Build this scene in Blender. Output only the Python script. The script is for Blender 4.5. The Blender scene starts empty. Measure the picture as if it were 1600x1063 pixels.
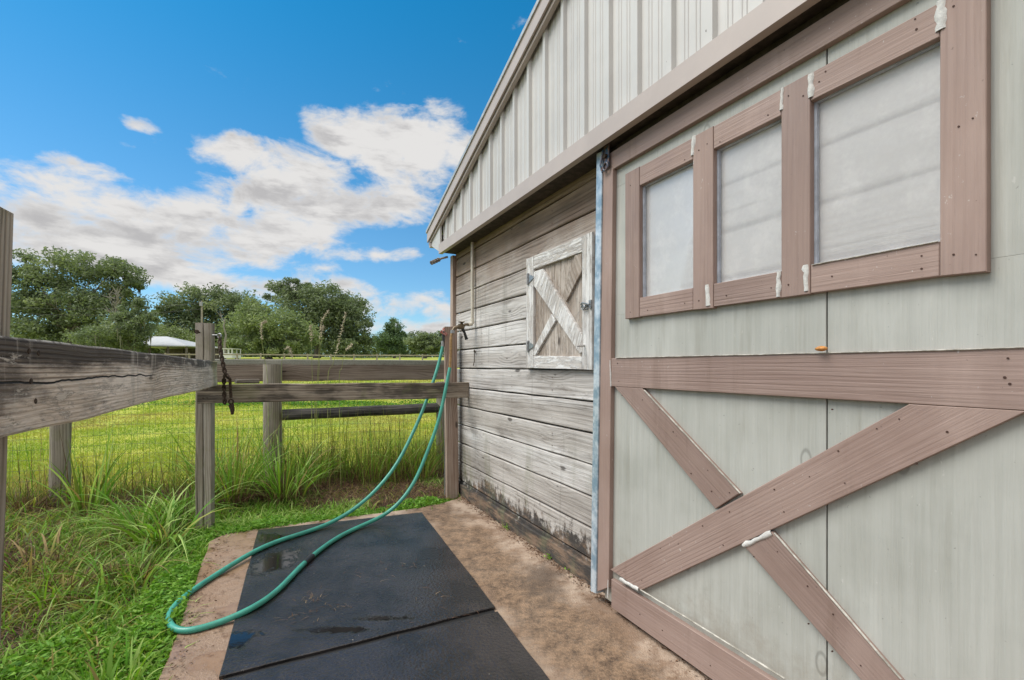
import bpy, math, random
import numpy as np
from mathutils import Vector, noise
R = math.radians
sc = bpy.context.scene
col = sc.collection
random.seed(7)
rng = np.random.default_rng(7)

# ------------------------------------------------------------------ camera, world, sun, exposure
F, CU, HV, EYE = 720.0, 800.0, 573.0, 1.30          # focal length in photo pixels, centre column, horizon row, eye height
cam_d = bpy.data.cameras.new('camera'); cam = bpy.data.objects.new('camera', cam_d); col.objects.link(cam)
cam.location = (0, 0, EYE); cam.rotation_euler = (R(90), 0, 0)
cam_d.sensor_width = 36; cam_d.lens = F/1600*36; cam_d.shift_y = (HV-531.5)/1600
cam_d.clip_start = 0.05; cam_d.clip_end = 3000
sc.camera = cam
sc.view_settings.view_transform = 'Standard'; sc.view_settings.look = 'None'
sc.view_settings.gamma = 1; sc.view_settings.exposure = 0.90
SUN_EL, SUN_AZ = R(55), R(262)                       # azimuth clockwise from +Y

class NT:
    def __init__(s, tree): s.t = tree; s.n = tree.nodes; s.l = tree.links
    def new(s, typ, ins=None, **kw):
        nd = s.n.new(typ)
        for k, v in kw.items(): setattr(nd, k, v)
        for k, v in (ins or {}).items():
            so = nd.inputs[k]
            if isinstance(v, bpy.types.NodeSocket): s.l.new(v, so)
            else: so.default_value = v
        return nd
    def m(s, op, a, b=0.0, c=0.0, clamp=False):
        nd = s.new('ShaderNodeMath', {0: a, 1: b, 2: c}, operation=op, use_clamp=clamp); return nd.outputs[0]
    def vm(s, op, a, b=(0, 0, 0)):
        return s.new('ShaderNodeVectorMath', {0: a, 1: b}, operation=op).outputs[0]
    def ss(s, x, a, b, lo=0.0, hi=1.0):              # smoothstep
        return s.new('ShaderNodeMapRange', {0: x, 1: a, 2: b, 3: lo, 4: hi}, interpolation_type='SMOOTHSTEP').outputs[0]
    def noise(s, vec, scale, detail=5, rough=.55, dist=0.0):
        return s.new('ShaderNodeTexNoise', {'Vector': vec, 'Scale': scale, 'Detail': detail, 'Roughness': rough, 'Distortion': dist}).outputs['Fac']
    def mix(s, f, a, b, mode='MIX'):
        nd = s.n.new('ShaderNodeMix'); nd.data_type = 'RGBA'; nd.blend_type = mode
        for i, v in ((0, f), (6, a), (7, b)):
            if isinstance(v, bpy.types.NodeSocket): s.l.new(v, nd.inputs[i])
            elif i == 0: nd.inputs[i].default_value = v
            else: nd.inputs[i].default_value = (*v, 1) if len(v) == 3 else v
        return nd.outputs[2]
    def ramp(s, f, pts):
        nd = s.n.new('ShaderNodeValToRGB'); e = nd.color_ramp.elements
        while len(e) < len(pts): e.new(.5)
        for el, (p, c) in zip(e, pts): el.position = p; el.color = (*c, 1)
        s.l.new(f, nd.inputs[0]); return nd.outputs[0]

def sky_angles(u, v):
    a = (u-CU)/F; b = (HV-v)/F
    return math.atan(a), math.atan2(b, math.sqrt(1+a*a))

world = bpy.data.worlds.new('World'); sc.world = world; world.use_nodes = True
w = NT(world.node_tree); w.n.clear()
sky = w.new('ShaderNodeTexSky', sky_type='NISHITA', sun_disc=False, sun_elevation=SUN_EL, sun_rotation=SUN_AZ,
            air_density=1.0, dust_density=0.3, ozone_density=3.0)
tc = w.new('ShaderNodeTexCoord').outputs['Generated']
sep = w.new('ShaderNodeSeparateXYZ', {0: tc})
X, Y, Z = sep.outputs
az = w.m('ARCTAN2', X, Y)
el = w.m('ARCSINE', Z)
nz = w.new('ShaderNodeTexNoise', {'Vector': tc, 'Scale': 5.0, 'Detail': 4.0, 'Roughness': .6})
warp = w.vm('SUBTRACT', nz.outputs['Color'], (.5, .5, .5))
wsep = w.new('ShaderNodeSeparateXYZ', {0: warp})
azw = w.m('MULTIPLY_ADD', wsep.outputs[0], .10, az)
elw = w.m('MULTIPLY_ADD', wsep.outputs[1], .06, el)
# cloud banks (read off the photograph, turned into compass bearing and elevation)
BANKS = [(150,315,135,40), (60,385,110,40), (250,345,170,50), (330,380,170,45), (430,350,130,60), (130,400,160,28),
         (470,275,120,50), (560,320,110,38), (425,275,70,48), (380,300,60,30), (590,262,60,40), (200,392,200,45), (70,325,70,55), (300,345,120,45), (655,245,60,40), (640,215,85,42), (560,225,70,45), (650,290,80,38), (700,180,35,25), (390,240,50,30),
         (560,395,70,10), (330,435,60,20), (450,445,150,20), (570,470,55,22), (665,477,42,20), (640,512,60,12), (240,462,30,9),
         (231,204,24,9), (212,232,18,7), (600,505,40,10), (160,270,70,16), (90,290,55,22), (730,250,60,35)]
dens = None
for (u, v, ru, rv) in BANKS:
    a0, e0 = sky_angles(u, v)
    ra = abs(sky_angles(u+ru, v)[0]-sky_angles(u-ru, v)[0])/2; re = abs(sky_angles(u, v-rv)[1]-sky_angles(u, v+rv)[1])/2
    dx = w.m('MULTIPLY', w.m('SUBTRACT', azw, a0), 1/ra); dy = w.m('MULTIPLY', w.m('SUBTRACT', elw, e0), 1/re)
    q = w.m('SUBTRACT', 1.0, w.m('ADD', w.m('MULTIPLY', dx, dx), w.m('MULTIPLY', dy, dy)))
    q = w.m('MULTIPLY', q, min(1.0, .35+rv/60))
    dens = q if dens is None else w.m('SMOOTH_MAX', dens, q, .25)
dens = w.m('MAXIMUM', dens, -1.2)
flat = w.vm('MULTIPLY', tc, (1, 1, 2.0))
n1 = w.noise(flat, 9.0, 8, .62, .3)
n2 = w.noise(flat, 3.0, 5, .55)
cover = w.m('ADD', w.m('MULTIPLY', dens, .55), w.m('MULTIPLY', w.m('SUBTRACT', n1, .5), 2.9))
front = w.ss(w.m('ADD', cover, w.m('MULTIPLY', w.m('SUBTRACT', w.noise(flat, 30, 6, .65, .5), .5), .5)), -.30, .50)
# unseen sky behind, overhead and beside: cloud cover added as neutral fill light
rest = w.ss(w.m('ADD', n2, w.m('MULTIPLY', w.m('SUBTRACT', n1, .5), .5)), .36, .52)
side = w.m('MAXIMUM', w.ss(w.m('ABSOLUTE', w.m('SUBTRACT', az, R(-10))), R(50), R(72)), w.ss(el, R(46), R(60)))
fac = w.mix(side, front, rest)

thick = w.ss(w.m('ADD', cover, w.m('MULTIPLY', n2, .6)), .25, 1.25)
shade = w.m('MULTIPLY', thick, w.ss(w.noise(w.vm('MULTIPLY', w.vm('ADD', flat, (0, 0, .06)), (1, 1, 1.8)), 6.0, 6, .6), .42, .58))
ccol = w.mix(shade, (3.5, 3.45, 3.4), (2.25, 2.22, 2.25))
ccol = w.mix(w.m('MULTIPLY', side, .8), ccol, (5.4, 5.15, 4.9))  # clouds out of view made brighter and warmer for fill light
tint = w.mix(w.ss(el, R(-2), R(44)), (.46, .60, .66), (.05, .60, .74))
blue = w.mix(1.0, sky.outputs[0], tint, 'MULTIPLY')
skycol = w.mix(fac, blue, ccol)
bg = w.new('ShaderNodeBackground', {'Color': skycol, 'Strength': .12})
w.l.new(bg.outputs[0], w.new('ShaderNodeOutputWorld').inputs[0])

sd = bpy.data.lights.new('sun', 'SUN'); sun = bpy.data.objects.new('sun', sd); col.objects.link(sun)
sd.energy = 2.1; sd.angle = R(38); sd.color = (1, .96, .9)
sdir = Vector((math.sin(SUN_AZ)*math.cos(SUN_EL), math.cos(SUN_AZ)*math.cos(SUN_EL), math.sin(SUN_EL)))
sun.rotation_euler = (-sdir).to_track_quat('-Z', 'Y').to_euler(); sun.location = sdir*30

# ------------------------------------------------------------------ geometry of the place
VPA = (430-CU)/F
_l = math.hypot(VPA, 1)
DW = Vector((VPA/_l, 1/_l, 0))                       # along the barn wall, away from the viewer
NW = Vector((-DW.y, DW.x, 0))                        # out of the wall
UP = Vector((0, 0, 1))
def B(s, D, z): return DW*s - NW*D + UP*z            # barn coordinates: along, distance of the plane from the viewpoint, height
def bw(u, v, D):                                     # reading on a plane parallel to the wall -> (s, z)
    r = Vector(((u-CU)/F, 1, (HV-v)/F)); t = D/-(r.dot(NW)); p = r*t
    return p.dot(DW), EYE+p.z
def bs(u, D): return bw(u, HV, D)[0]
def gp(u, v, z=0.0):                                 # reading on a horizontal plane
    t = (z-EYE)/((HV-v)/F); return Vector(((u-CU)/F*t, t, z))
def yp(u, v, y): return Vector(((u-CU)/F*y, y, EYE+(HV-v)/F*y))

ZY = [-400, -20, 6.5, 10, 20, 40, 60, 80, 100, 150, 400, 1200]
ZZ = [-.05, -.05, -.05, .0, .33, 1.12, 1.85, 2.5, 3.1, 4.3, 8.0, 14.]
def gz(x, y):
    x = np.asarray(x, float); y = np.asarray(y, float)
    z = np.interp(y, ZY, ZZ)
    z = z+.02*np.sin(x*2.1+1)*np.sin(y*1.7)+.012*np.sin(x*5.3)*np.cos(y*4.1+x)
    z = z+np.clip((y-12)/40, 0, 1)*.12*np.sin(x*.13)*np.cos(y*.11)
    return z

# ------------------------------------------------------------------ mesh builder
class MB:
    def __init__(s): s.v = []; s.f = []; s.g = []; s.mi = []; s.sm = []
    def add(s, vs, fs, gs, mi=0, smooth=False):
        o = len(s.v); s.v += [Vector(p) for p in vs]; s.g += [tuple(g) for g in gs]
        for f in fs: s.f.append([i+o for i in f]); s.mi.append(mi); s.sm.append(smooth)
    def plank(s, p0, p1, w, t, up=UP, seg=None, ch=.003, jit=.0015, mi=0, endcut=0):
        p0 = Vector(p0); p1 = Vector(p1); a = p1-p0; L = a.length; a.normalize()
        n = a.cross(Vector(up)).normalized(); u = n.cross(a).normalized()
        if seg is None: seg = max(1, int(L/.12))
        off = (random.uniform(0, 60), random.uniform(0, 60), random.uniform(0, 60))
        hw, ht = w/2, t/2
        sec = [(-hw+ch, -ht), (0, -ht), (hw-ch, -ht), (hw, -ht+ch), (hw, ht-ch), (hw-ch, ht), (0, ht), (-hw+ch, ht), (-hw, ht-ch), (-hw, -ht+ch)]
        vs = []; gs = []; k = len(sec)
        for i in range(seg+1):
            l = L*i/seg; c = p0+a*l
            for (x, y) in sec:
                j = noise.noise_vector(Vector((l*3+off[0], x*9+off[1], y*9+off[2])))*jit*2
                vs.append(c+u*x+n*y+u*j.x+n*j.y); gs.append((l+off[0], x+off[1], y+off[2]))
        fs = []
        for i in range(seg):
            for q in range(k):
                r = (q+1) % k; fs.append((i*k+q, i*k+r, (i+1)*k+r, (i+1)*k+q))
        fs.append(tuple(range(k))[::-1]); fs.append(tuple(seg*k+q for q in range(k)))
        s.add(vs, fs, gs, mi); return s
    def box(s, c, ax, ay, az_, hx, hy, hz, mi=0):
        c = Vector(c); vs = []; gs = []; o = random.uniform(0, 50)
        for i in (-1, 1):
            for j in (-1, 1):
                for k in (-1, 1): vs.append(c+ax*hx*i+ay*hy*j+az_*hz*k); gs.append((hx*i+o, hy*j, hz*k))
        s.add(vs, [(0, 1, 3, 2), (4, 6, 7, 5), (0, 4, 5, 1), (2, 3, 7, 6), (0, 2, 6, 4), (1, 5, 7, 3)], gs, mi); return s
    def bbox(s, s0, s1, D0, D1, z0, z1, mi=0):       # box in barn coordinates
        return s.box(B((s0+s1)/2, (D0+D1)/2, (z0+z1)/2), DW, NW, UP, abs(s1-s0)/2, abs(D1-D0)/2, abs(z1-z0)/2, mi)
    def prism(s, pts, nrm, th, gdir=None, mi=0, ch=0.0):
        pts = [Vector(p) for p in pts]; nrm = Vector(nrm).normalized(); k = len(pts)
        gd = Vector(gdir or (pts[1]-pts[0])).normalized(); ga = nrm.cross(gd); o = random.uniform(0, 50)
        area = sum((pts[i].cross(pts[(i+1) % k]) for i in range(k)), Vector())
        if area.dot(nrm) < 0: pts = pts[::-1]
        c0 = sum(pts, Vector())/k
        ins = []
        for i in range(k):
            e1 = (pts[i]-pts[i-1]).normalized(); e2 = (pts[(i+1) % k]-pts[i]).normalized()
            i1 = nrm.cross(e1); i2 = nrm.cross(e2); b = i1+i2
            d = max(.3, b.length_squared/2); ins.append(pts[i]+b*(ch/d) if ch else pts[i])
        rings = [[p-nrm*th for p in pts], [p-nrm*ch for p in pts]]
        if ch: rings.append(ins)
        vs = [p for r in rings for p in r]; fs = []
        for q in range(len(rings)-1):
            for i in range(k):
                j = (i+1) % k; fs.append((q*k+i, q*k+j, (q+1)*k+j, (q+1)*k+i))
        fs.append(tuple(range(k))[::-1]); fs.append(tuple((len(rings)-1)*k+i for i in range(k)))
        s.add(vs, fs, [((p-c0).dot(gd)+o, (p-c0).dot(ga)+o*.7, o) for p in vs], mi); return s
    def bpoly(s, uv, D, th, gd=None, mi=0, ch=.002, sz=None):   # polygon on a plane parallel to the wall, front face at D
        q = sz if sz else [bw(u, v, D) for u, v in uv]
        g = None if gd is None else DW*gd[0]+UP*gd[1]
        return s.prism([B(a, D, b) for a, b in q], NW, th, g, mi, ch)
    def tube(s, pts, rad, k=10, mi=0, smooth=True, caps=True):
        pts = [Vector(p) for p in pts]; n = len(pts); rad = rad if hasattr(rad, '__len__') else [rad]*n
        vs = []; gs = []; L = 0; ref = None; o = random.uniform(0, 50)
        for i in range(n):
            t = (pts[min(i+1, n-1)]-pts[max(i-1, 0)]).normalized()
            if ref is None: ref = t.orthogonal().normalized()
            ref = (ref-t*ref.dot(t)).normalized(); b = t.cross(ref)
            if i: L += (pts[i]-pts[i-1]).length
            for q in range(k):
                a = 2*math.pi*q/k
                vs.append(pts[i]+(ref*math.cos(a)+b*math.sin(a))*rad[i]); gs.append((L+o, math.cos(a)*rad[i], math.sin(a)*rad[i]))
        fs = [(i*k+q, i*k+(q+1) % k, (i+1)*k+(q+1) % k, (i+1)*k+q) for i in range(n-1) for q in range(k)]
        s.add(vs, fs, gs, mi, smooth)
        if caps:
            s.add(vs[:k], [tuple(range(k))[::-1]], gs[:k], mi); s.add(vs[-k:], [tuple(range(k))], gs[-k:], mi)
        return s
    def ring(s, c, nrm, Rr, r, k=16, mi=0, arc=1.0, start=0.0):
        c = Vector(c); nrm = Vector(nrm).normalized(); a = nrm.orthogonal().normalized(); b = nrm.cross(a)
        n = int(k*arc)+1
        return s.tube([c+(a*math.cos(start+2*math.pi*arc*i/(n-1))+b*math.sin(start+2*math.pi*arc*i/(n-1)))*Rr for i in range(n)], r, 6, mi)
    def nail(s, p, nrm, r=.004, mi=1):
        nrm = Vector(nrm).normalized(); return s.tube([Vector(p)-nrm*.004, Vector(p)+nrm*.0015], r, 7, mi, False)
    def build(s, name, mats, parent=None, loc=None, label=None, cat=None, group=None, kind=None):
        me = bpy.data.meshes.new(name); M = Vector(loc) if loc is not None else Vector()
        vs = s.v
        if parent is not None:
            inv = WM[parent.name].inverted(); vs = [inv @ p for p in vs]
        else: vs = [p-M for p in vs]
        me.from_pydata([tuple(p) for p in vs], [], s.f); me.validate(clean_customdata=False) if False else None
        at = me.attributes.new('gc', 'FLOAT_VECTOR', 'POINT'); at.data.foreach_set('vector', np.array(s.g, 'f').ravel())
        if not isinstance(mats, (list, tuple)): mats = [mats]
        for m_ in mats: me.materials.append(m_)
        me.polygons.foreach_set('material_index', [min(i, len(mats)-1) for i in s.mi])
        me.polygons.foreach_set('use_smooth', s.sm); me.update()
        o = bpy.data.objects.new(name, me); col.objects.link(o)
        if parent is not None: o.parent = parent; WM[o.name] = WM[parent.name].copy()
        else: o.location = M; from mathutils import Matrix as _M; WM[o.name] = _M.Translation(M)
        tag(o, label, cat, group, kind); return o
from mathutils import Matrix
WM = {}
def tag(o, label=None, cat=None, group=None, kind=None):
    for k, v in (('label', label), ('category', cat), ('group', group), ('kind', kind)):
        if v: o[k] = v
    return o
def thing(name, loc, label, cat, group=None, rz=0):
    o = bpy.data.objects.new(name, None); col.objects.link(o); o.empty_display_size = .1
    o.location = loc; o.rotation_euler = (0, 0, rz)
    WM[o.name] = Matrix.Translation(Vector(loc)) @ Matrix.Rotation(rz, 4, 'Z')
    return tag(o, label, cat, group)

def np_mesh(name, mat, V, faces_list, col_attr, parent=None, smooth=False, **tags):
    """V (n,3); faces_list: list of (m,k) index arrays; col_attr per vertex float"""
    me = bpy.data.meshes.new(name)
    me.vertices.add(len(V)); me.vertices.foreach_set('co', V.astype('f').ravel())
    loops = np.concatenate([f.ravel() for f in faces_list]); nl = len(loops)
    tot = np.concatenate([np.full(len(f), f.shape[1]) for f in faces_list]); st = np.concatenate([[0], np.cumsum(tot)[:-1]])
    me.loops.add(nl); me.loops.foreach_set('vertex_index', loops.astype('i'))
    me.polygons.add(len(tot)); me.polygons.foreach_set('loop_start', st.astype('i')); me.polygons.foreach_set('loop_total', tot.astype('i'))
    if smooth: me.polygons.foreach_set('use_smooth', np.ones(len(tot), bool))
    me.update(calc_edges=True)
    at = me.attributes.new('tone', 'FLOAT', 'POINT'); at.data.foreach_set('value', col_attr.astype('f'))
    me.materials.append(mat)
    o = bpy.data.objects.new(name, me); col.objects.link(o)
    if parent is not None:
        o.parent = parent
        o.matrix_parent_inverse = WM[parent.name].inverted(); WM[o.name] = Matrix.Identity(4)
    tag(o, **tags); return o

# ------------------------------------------------------------------ materials
def mat(name):
    m_ = bpy.data.materials.new(name); m_.use_nodes = True; t = NT(m_.node_tree); t.n.clear()
    out = t.new('ShaderNodeOutputMaterial'); return m_, t, out
def gc(t): return t.new('ShaderNodeAttribute', attribute_name='gc').outputs['Vector']
def pos(t): return t.new('ShaderNodeNewGeometry').outputs['Position']
def finish(t, out, colr, rough, bump=None, bd=.002, **kw):
    ins = {'Base Color': colr if isinstance(colr, bpy.types.NodeSocket) else (*colr, 1), 'Roughness': rough}
    ins.update(kw)
    if bump is not None: ins['Normal'] = t.new('ShaderNodeBump', {'Height': bump, 'Distance': bd, 'Strength': 1.0}).outputs[0]
    p = t.new('ShaderNodeBsdfPrincipled', ins); t.l.new(p.outputs[0], out.inputs[0]); return p

def wood(name, dark, mid, light, contrast=1.0, extra=None, rough=.85, ring=.022, knots=True, bump=.0025, warp=34):
    m_, t, out = mat(name); g = gc(t)
    w1 = t.noise(t.vm('MULTIPLY', g, (.55, 4.2, 4.2)), 1.0, 2, .5)
    sp = t.new('ShaderNodeSeparateXYZ', {0: g})
    vo = t.new('ShaderNodeTexVoronoi', {'Vector': t.vm('MULTIPLY', g, (1.7, 4.5, 4.5)), 'Scale': 1.0, 'Randomness': 1.0}, voronoi_dimensions='2D')
    sel = t.m('GREATER_THAN', t.new('ShaderNodeSeparateColor', {0: vo.outputs['Color']}).outputs[0], .55 if knots else 2.0)
    k = t.m('ADD', t.m('MULTIPLY', sp.outputs[1], 6.283/ring), t.m('MULTIPLY', w1, warp))
    k = t.m('ADD', k, t.m('MULTIPLY', sel, t.ss(vo.outputs['Distance'], 0.0, .42, 9.0, 0)))
    ringv = t.m('POWER', t.m('MULTIPLY_ADD', t.m('SINE', k), .5, .5), 2.2)
    ringv = t.m('MULTIPLY', ringv, t.ss(t.noise(t.vm('MULTIPLY', g, (.9, 6, 6)), 1.0, 2, .5), .34, .62, .25, 1.15))
    fib = t.ss(t.noise(t.vm('MULTIPLY', g, (3.5, 170, 170)), 1.0, 4, .65), .3, .7)
    fib2 = t.ss(t.noise(t.vm('MULTIPLY', g, (.9, 55, 55)), 1.0, 5, .62, .2), .25, .75)
    big = t.ss(t.noise(t.vm('MULTIPLY', g, (1.4, 5, 5)), 1.0, 4, .6), .3, .7)
    f = t.m('ADD', t.m('MULTIPLY', ringv, -.30*contrast), t.m('ADD', t.m('MULTIPLY', fib, .22), t.m('ADD', t.m('MULTIPLY', fib2, .34*contrast), t.m('MULTIPLY', big, .34))))
    f = t.m('ADD', f, .30-.02*contrast)
    c = t.ramp(f, [(.12, dark), (.52, mid), (.92, light)])
    h = t.m('ADD', t.m('MULTIPLY', fib, .35), t.m('MULTIPLY', ringv, -.35)); h = t.m('ADD', h, t.m('MULTIPLY', fib2, .4))
    crack = t.ss(t.noise(t.vm('MULTIPLY', g, (1.1, 60, 60)), 1.0, 2, .5, .2), .70, .74)
    c = t.mix(t.m('MULTIPLY', crack, .75), c, tuple(x*.3 for x in dark)); h = t.m('SUBTRACT', h, t.m('MULTIPLY', crack, 1.0))
    kn = t.m('MULTIPLY', sel, t.ss(t.m('ADD', vo.outputs['Distance'], t.m('ADD', t.m('MULTIPLY', t.m('SUBTRACT', fib2, .5), .05), t.m('MULTIPLY', t.new('ShaderNodeSeparateColor', {0: vo.outputs['Color']}).outputs[1], .055))), .045, .09, 1, 0))
    c = t.mix(t.m('MULTIPLY', kn, .85), c, tuple(x*.42 for x in dark))
    if extra: c, h = extra(t, g, c, h)
    finish(t, out, c, rough, h, bump); return m_

def wall_extra(t, g, c, h):
    bt = t.noise(t.vm('MULTIPLY', pos(t), (.12, .12, 5.3)), 1.0, 1)
    c = t.mix(1.0, c, t.mix(t.ss(bt, .38, .62), (.80, .77, .74), (1.08, 1.08, 1.08)), 'MULTIPLY')
    P = pos(t); z = t.new('ShaderNodeSeparateXYZ', {0: P}).outputs[2]
    # dry boards under the eave: browner, less bleached, plus eave shade painted in
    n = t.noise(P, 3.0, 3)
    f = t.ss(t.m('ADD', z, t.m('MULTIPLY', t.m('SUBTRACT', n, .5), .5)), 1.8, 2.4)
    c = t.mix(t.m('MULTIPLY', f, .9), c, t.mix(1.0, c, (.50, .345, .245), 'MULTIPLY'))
    # black mildew creeping up from the ground, brown rotten kick board
    sp = t.vm('MULTIPLY', P, (1, 1, .6)); n2 = t.noise(sp, 17, 8, .75); n3 = t.noise(P, 2.2, 3)
    lim = t.m('ADD', t.m('MULTIPLY', t.m('SUBTRACT', n2, .5), .62), t.m('MULTIPLY', t.m('SUBTRACT', n3, .5), .30))
    mold = t.ss(t.m('ADD', z, lim), .17, .27, 1, 0)
    c = t.mix(t.m('MULTIPLY', mold, .93), c, t.mix(t.ss(t.noise(t.vm('MULTIPLY', P, (1, 1, 4)), 5, 6, .7), .42, .66), (.014, .010, .008), (.20, .125, .075)))
    # grey-green run marks
    run = t.ss(t.noise(t.vm('MULTIPLY', P, (9, 9, .8)), 1.0, 4, .6), .56, .72)
    c = t.mix(t.m('MULTIPLY', run, .42), c, (.15, .14, .115))
    st_ = t.ss(t.noise(t.vm('MULTIPLY', P, (2.2, 2.2, 9)), 1.0, 8, .75), .56, .66); c = t.mix(t.m('MULTIPLY', st_, .45), c, (.13, .105, .085))
    gr = t.m('MULTIPLY', t.ss(z, .95, .25), t.ss(t.noise(t.vm('MULTIPLY', P, (6, 6, 1.5)), 1.0, 5, .65), .50, .66)); c = t.mix(t.m('MULTIPLY', gr, .45), c, (.16, .17, .09)); return c, h
def flake_extra(t, g, c, h):
    n = t.ss(t.noise(t.vm('MULTIPLY', g, (5, 34, 34)), 1.0, 8, .78, .4), .47, .53)
    n = t.m('MULTIPLY', n, t.ss(t.noise(t.vm('MULTIPLY', g, (3, 5, 5)), 1.0, 4), .30, .52))
    return t.mix(t.m('MULTIPLY', n, .6), c, t.mix(1.0, c, (.58, .52, .47), 'MULTIPLY')), t.m('SUBTRACT', h, t.m('MULTIPLY', n, .8))
def rail_extra(t, g, c, h):
    P = pos(t); n = t.noise(t.vm('MULTIPLY', g, (2.2, 26, 26)), 1.0, 7, .72); n2 = t.noise(P, 3.5, 3)
    f = t.ss(t.m('ADD', n, t.m('MULTIPLY', n2, .7)), .78, .96)
    c = t.mix(t.m('MULTIPLY', f, .75), c, (.026, .022, .018)); 
    g1 = t.ss(t.noise(P, 3.1, 4), .58, .7)
    return t.mix(t.m('MULTIPLY', g1, .35), c, (.15, .17, .06)), h
def near_extra(t, g, c, h):
    P = pos(t); sp = t.new('ShaderNodeSeparateXYZ', {0: P}); y, z = sp.outputs[1], sp.outputs[2]
    gs = t.new('ShaderNodeSeparateXYZ', {0: g})
    # charcoal coloured weathering along the top edge and round the nailed end
    n = t.noise(t.vm('MULTIPLY', g, (4, 16, 16)), 1.0, 6, .7)
    nn = t.m('MULTIPLY', t.m('SUBTRACT', n, .5), 1.0)
    top = t.ss(t.m('ADD', t.m('SUBTRACT', z, 1.315), t.m('MULTIPLY', nn, .12)), -.035, .01)
    end = t.ss(t.m('ADD', y, t.m('MULTIPLY', nn, .9)), .78, 1.02, 1, 0)
    c = t.mix(t.m('MULTIPLY', t.m('MAXIMUM', top, t.m('MULTIPLY', end, .85)), .88), c, (.024, .018, .014))
    bl = t.ss(t.noise(t.vm('MULTIPLY', g, (3, 11, 11)), 1.0, 7, .75), .58, .70); c = t.mix(t.m('MULTIPLY', bl, .7), c, (.045, .032, .024))
    # sun-silvered ridges
    s = t.noise(t.vm('MULTIPLY', g, (7, 60, 60)), 1.0, 5, .7)
    pa = t.ss(t.noise(t.vm('MULTIPLY', g, (2.6, 9, 9)), 1.0, 5, .7), .56, .66)
    c = t.mix(t.m('MULTIPLY', pa, .8), c, (.52, .47, .41))
    c = t.mix(t.m('MULTIPLY', t.ss(s, .5, .66), .35), c, (.05, .042, .036))
    dr = t.m('MULTIPLY', t.ss(t.noise(t.vm('MULTIPLY', g, (26, 3, 3)), 1.0, 4, .6), .52, .64), t.ss(t.noise(t.vm('MULTIPLY', g, (1.7, .5, .5)), 1.0, 2), .48, .6))
    c = t.mix(t.m('MULTIPLY', dr, .6), c, (.50, .46, .40))
    mt = t.ss(t.noise(t.vm('MULTIPLY', g, (4.5, 20, 20)), 1.0, 8, .78, .5), .56, .60); c = t.mix(t.m('MULTIPLY', mt, .75), c, (.60, .55, .48))
    h = t.m('ADD', h, t.m('MULTIPLY', mt, .4))
    tp_ = t.m('MULTIPLY', t.ss(z, 1.352, 1.360), t.ss(t.noise(P, 40, 5, .7), .42, .55)); c = t.mix(tp_, c, (.5, .48, .44))
    yl = t.ss(t.m('ADD', y, t.m('MULTIPLY', nn, .5)), 3.35, 3.6); c = t.mix(t.m('MULTIPLY', yl, .6), c, (.33, .30, .12))
    # one long split
    zc = t.m('ADD', t.m('SUBTRACT', z, 1.268), t.m('MULTIPLY', t.m('SUBTRACT', t.noise(t.vm('MULTIPLY', g, (7, 1, 1)), 1.0, 3), .5), .022))
    ck = t.m('MULTIPLY', t.ss(t.m('ABSOLUTE', zc), .0012, .003, 1, 0), t.ss(y, 1.75, 1.95, 1, 0))
    c = t.mix(ck, c, (.004, .004, .004)); h = t.m('SUBTRACT', h, t.m('MULTIPLY', ck, 3.0))
    return c, h
def lichen_extra(t, g, c, h):
    P = pos(t); z = t.new('ShaderNodeSeparateXYZ', {0: P}).outputs[2]
    n = t.noise(P, 14, 5, .7)
    f = t.ss(t.m('ADD', z, t.m('MULTIPLY', t.m('SUBTRACT', n, .5), .05)), 1.31, 1.34)
    c = t.mix(f, c, t.mix(t.noise(P, 60, 4, .7), (.16, .15, .11), (.42, .42, .36))); return c, h
def post_extra(t, g, c, h):
    P = pos(t); n = t.ss(t.noise(P, 6, 5, .65), .5, .68); return t.mix(t.m('MULTIPLY', n, .35), c, (.17, .17, .07)), h

M = {}
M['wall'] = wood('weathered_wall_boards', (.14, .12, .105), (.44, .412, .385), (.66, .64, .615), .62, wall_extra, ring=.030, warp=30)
M['inner'] = wood('white_boards_behind_glass', (.58, .54, .50), (.90, .88, .86), (.95, .94, .93), 1.2, None, ring=.024)
M['hatch'] = wood('flaking_white_wood', (.34, .31, .28), (.70, .68, .65), (.80, .79, .77), .45, flake_extra, ring=.03)
M['hatch_panel'] = wood('hatch_plywood', (.2, .155, .12), (.38, .315, .26), (.58, .52, .46), .6, flake_extra, ring=.03)
M['near'] = wood('near_rail_wood', (.06, .04, .028), (.55, .46, .37), (.84, .76, .67), 1.25, near_extra, ring=.011, bump=.004, warp=26)
M['rail'] = wood('dark_rail_wood', (.07, .05, .036), (.22, .175, .13), (.40, .34, .27), 1.2, rail_extra)
M['lichen'] = wood('lichen_rail_wood', (.085, .06, .045), (.2, .15, .115), (.31, .25, .2), 1.2, lichen_extra)
M['black_rail'] = wood('blackened_pole_wood', (.006, .005, .005), (.022, .02, .018), (.16, .145, .13), 1.0, None, knots=False)
M['post'] = wood('grey_post_wood', (.10, .08, .058), (.235, .20, .155), (.38, .34, .28), 1.1, post_extra)
M['brown_post'] = wood('brown_post_wood', (.13, .085, .06), (.29, .2, .15), (.42, .33, .27), 1.0, None)
M['stub'] = wood('offcut_wood', (.05, .04, .03), (.16, .13, .1), (.4, .36, .31), 1.2, None)
M['bark'] = wood('tree_bark', (.06, .05, .04), (.14, .12, .1), (.24, .22, .19), 1.0, None, knots=False)
M['pale_bark'] = wood('dead_tree_bark', (.10, .09, .075), (.2, .18, .155), (.32, .30, .27), 1.0, None, knots=False)
M['inner_gap'] = mat('backing_gap')[0]; _t = NT(M['inner_gap'].node_tree); finish(_t, _t.n['Material Output'], (.10, .095, .09), .9)
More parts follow.
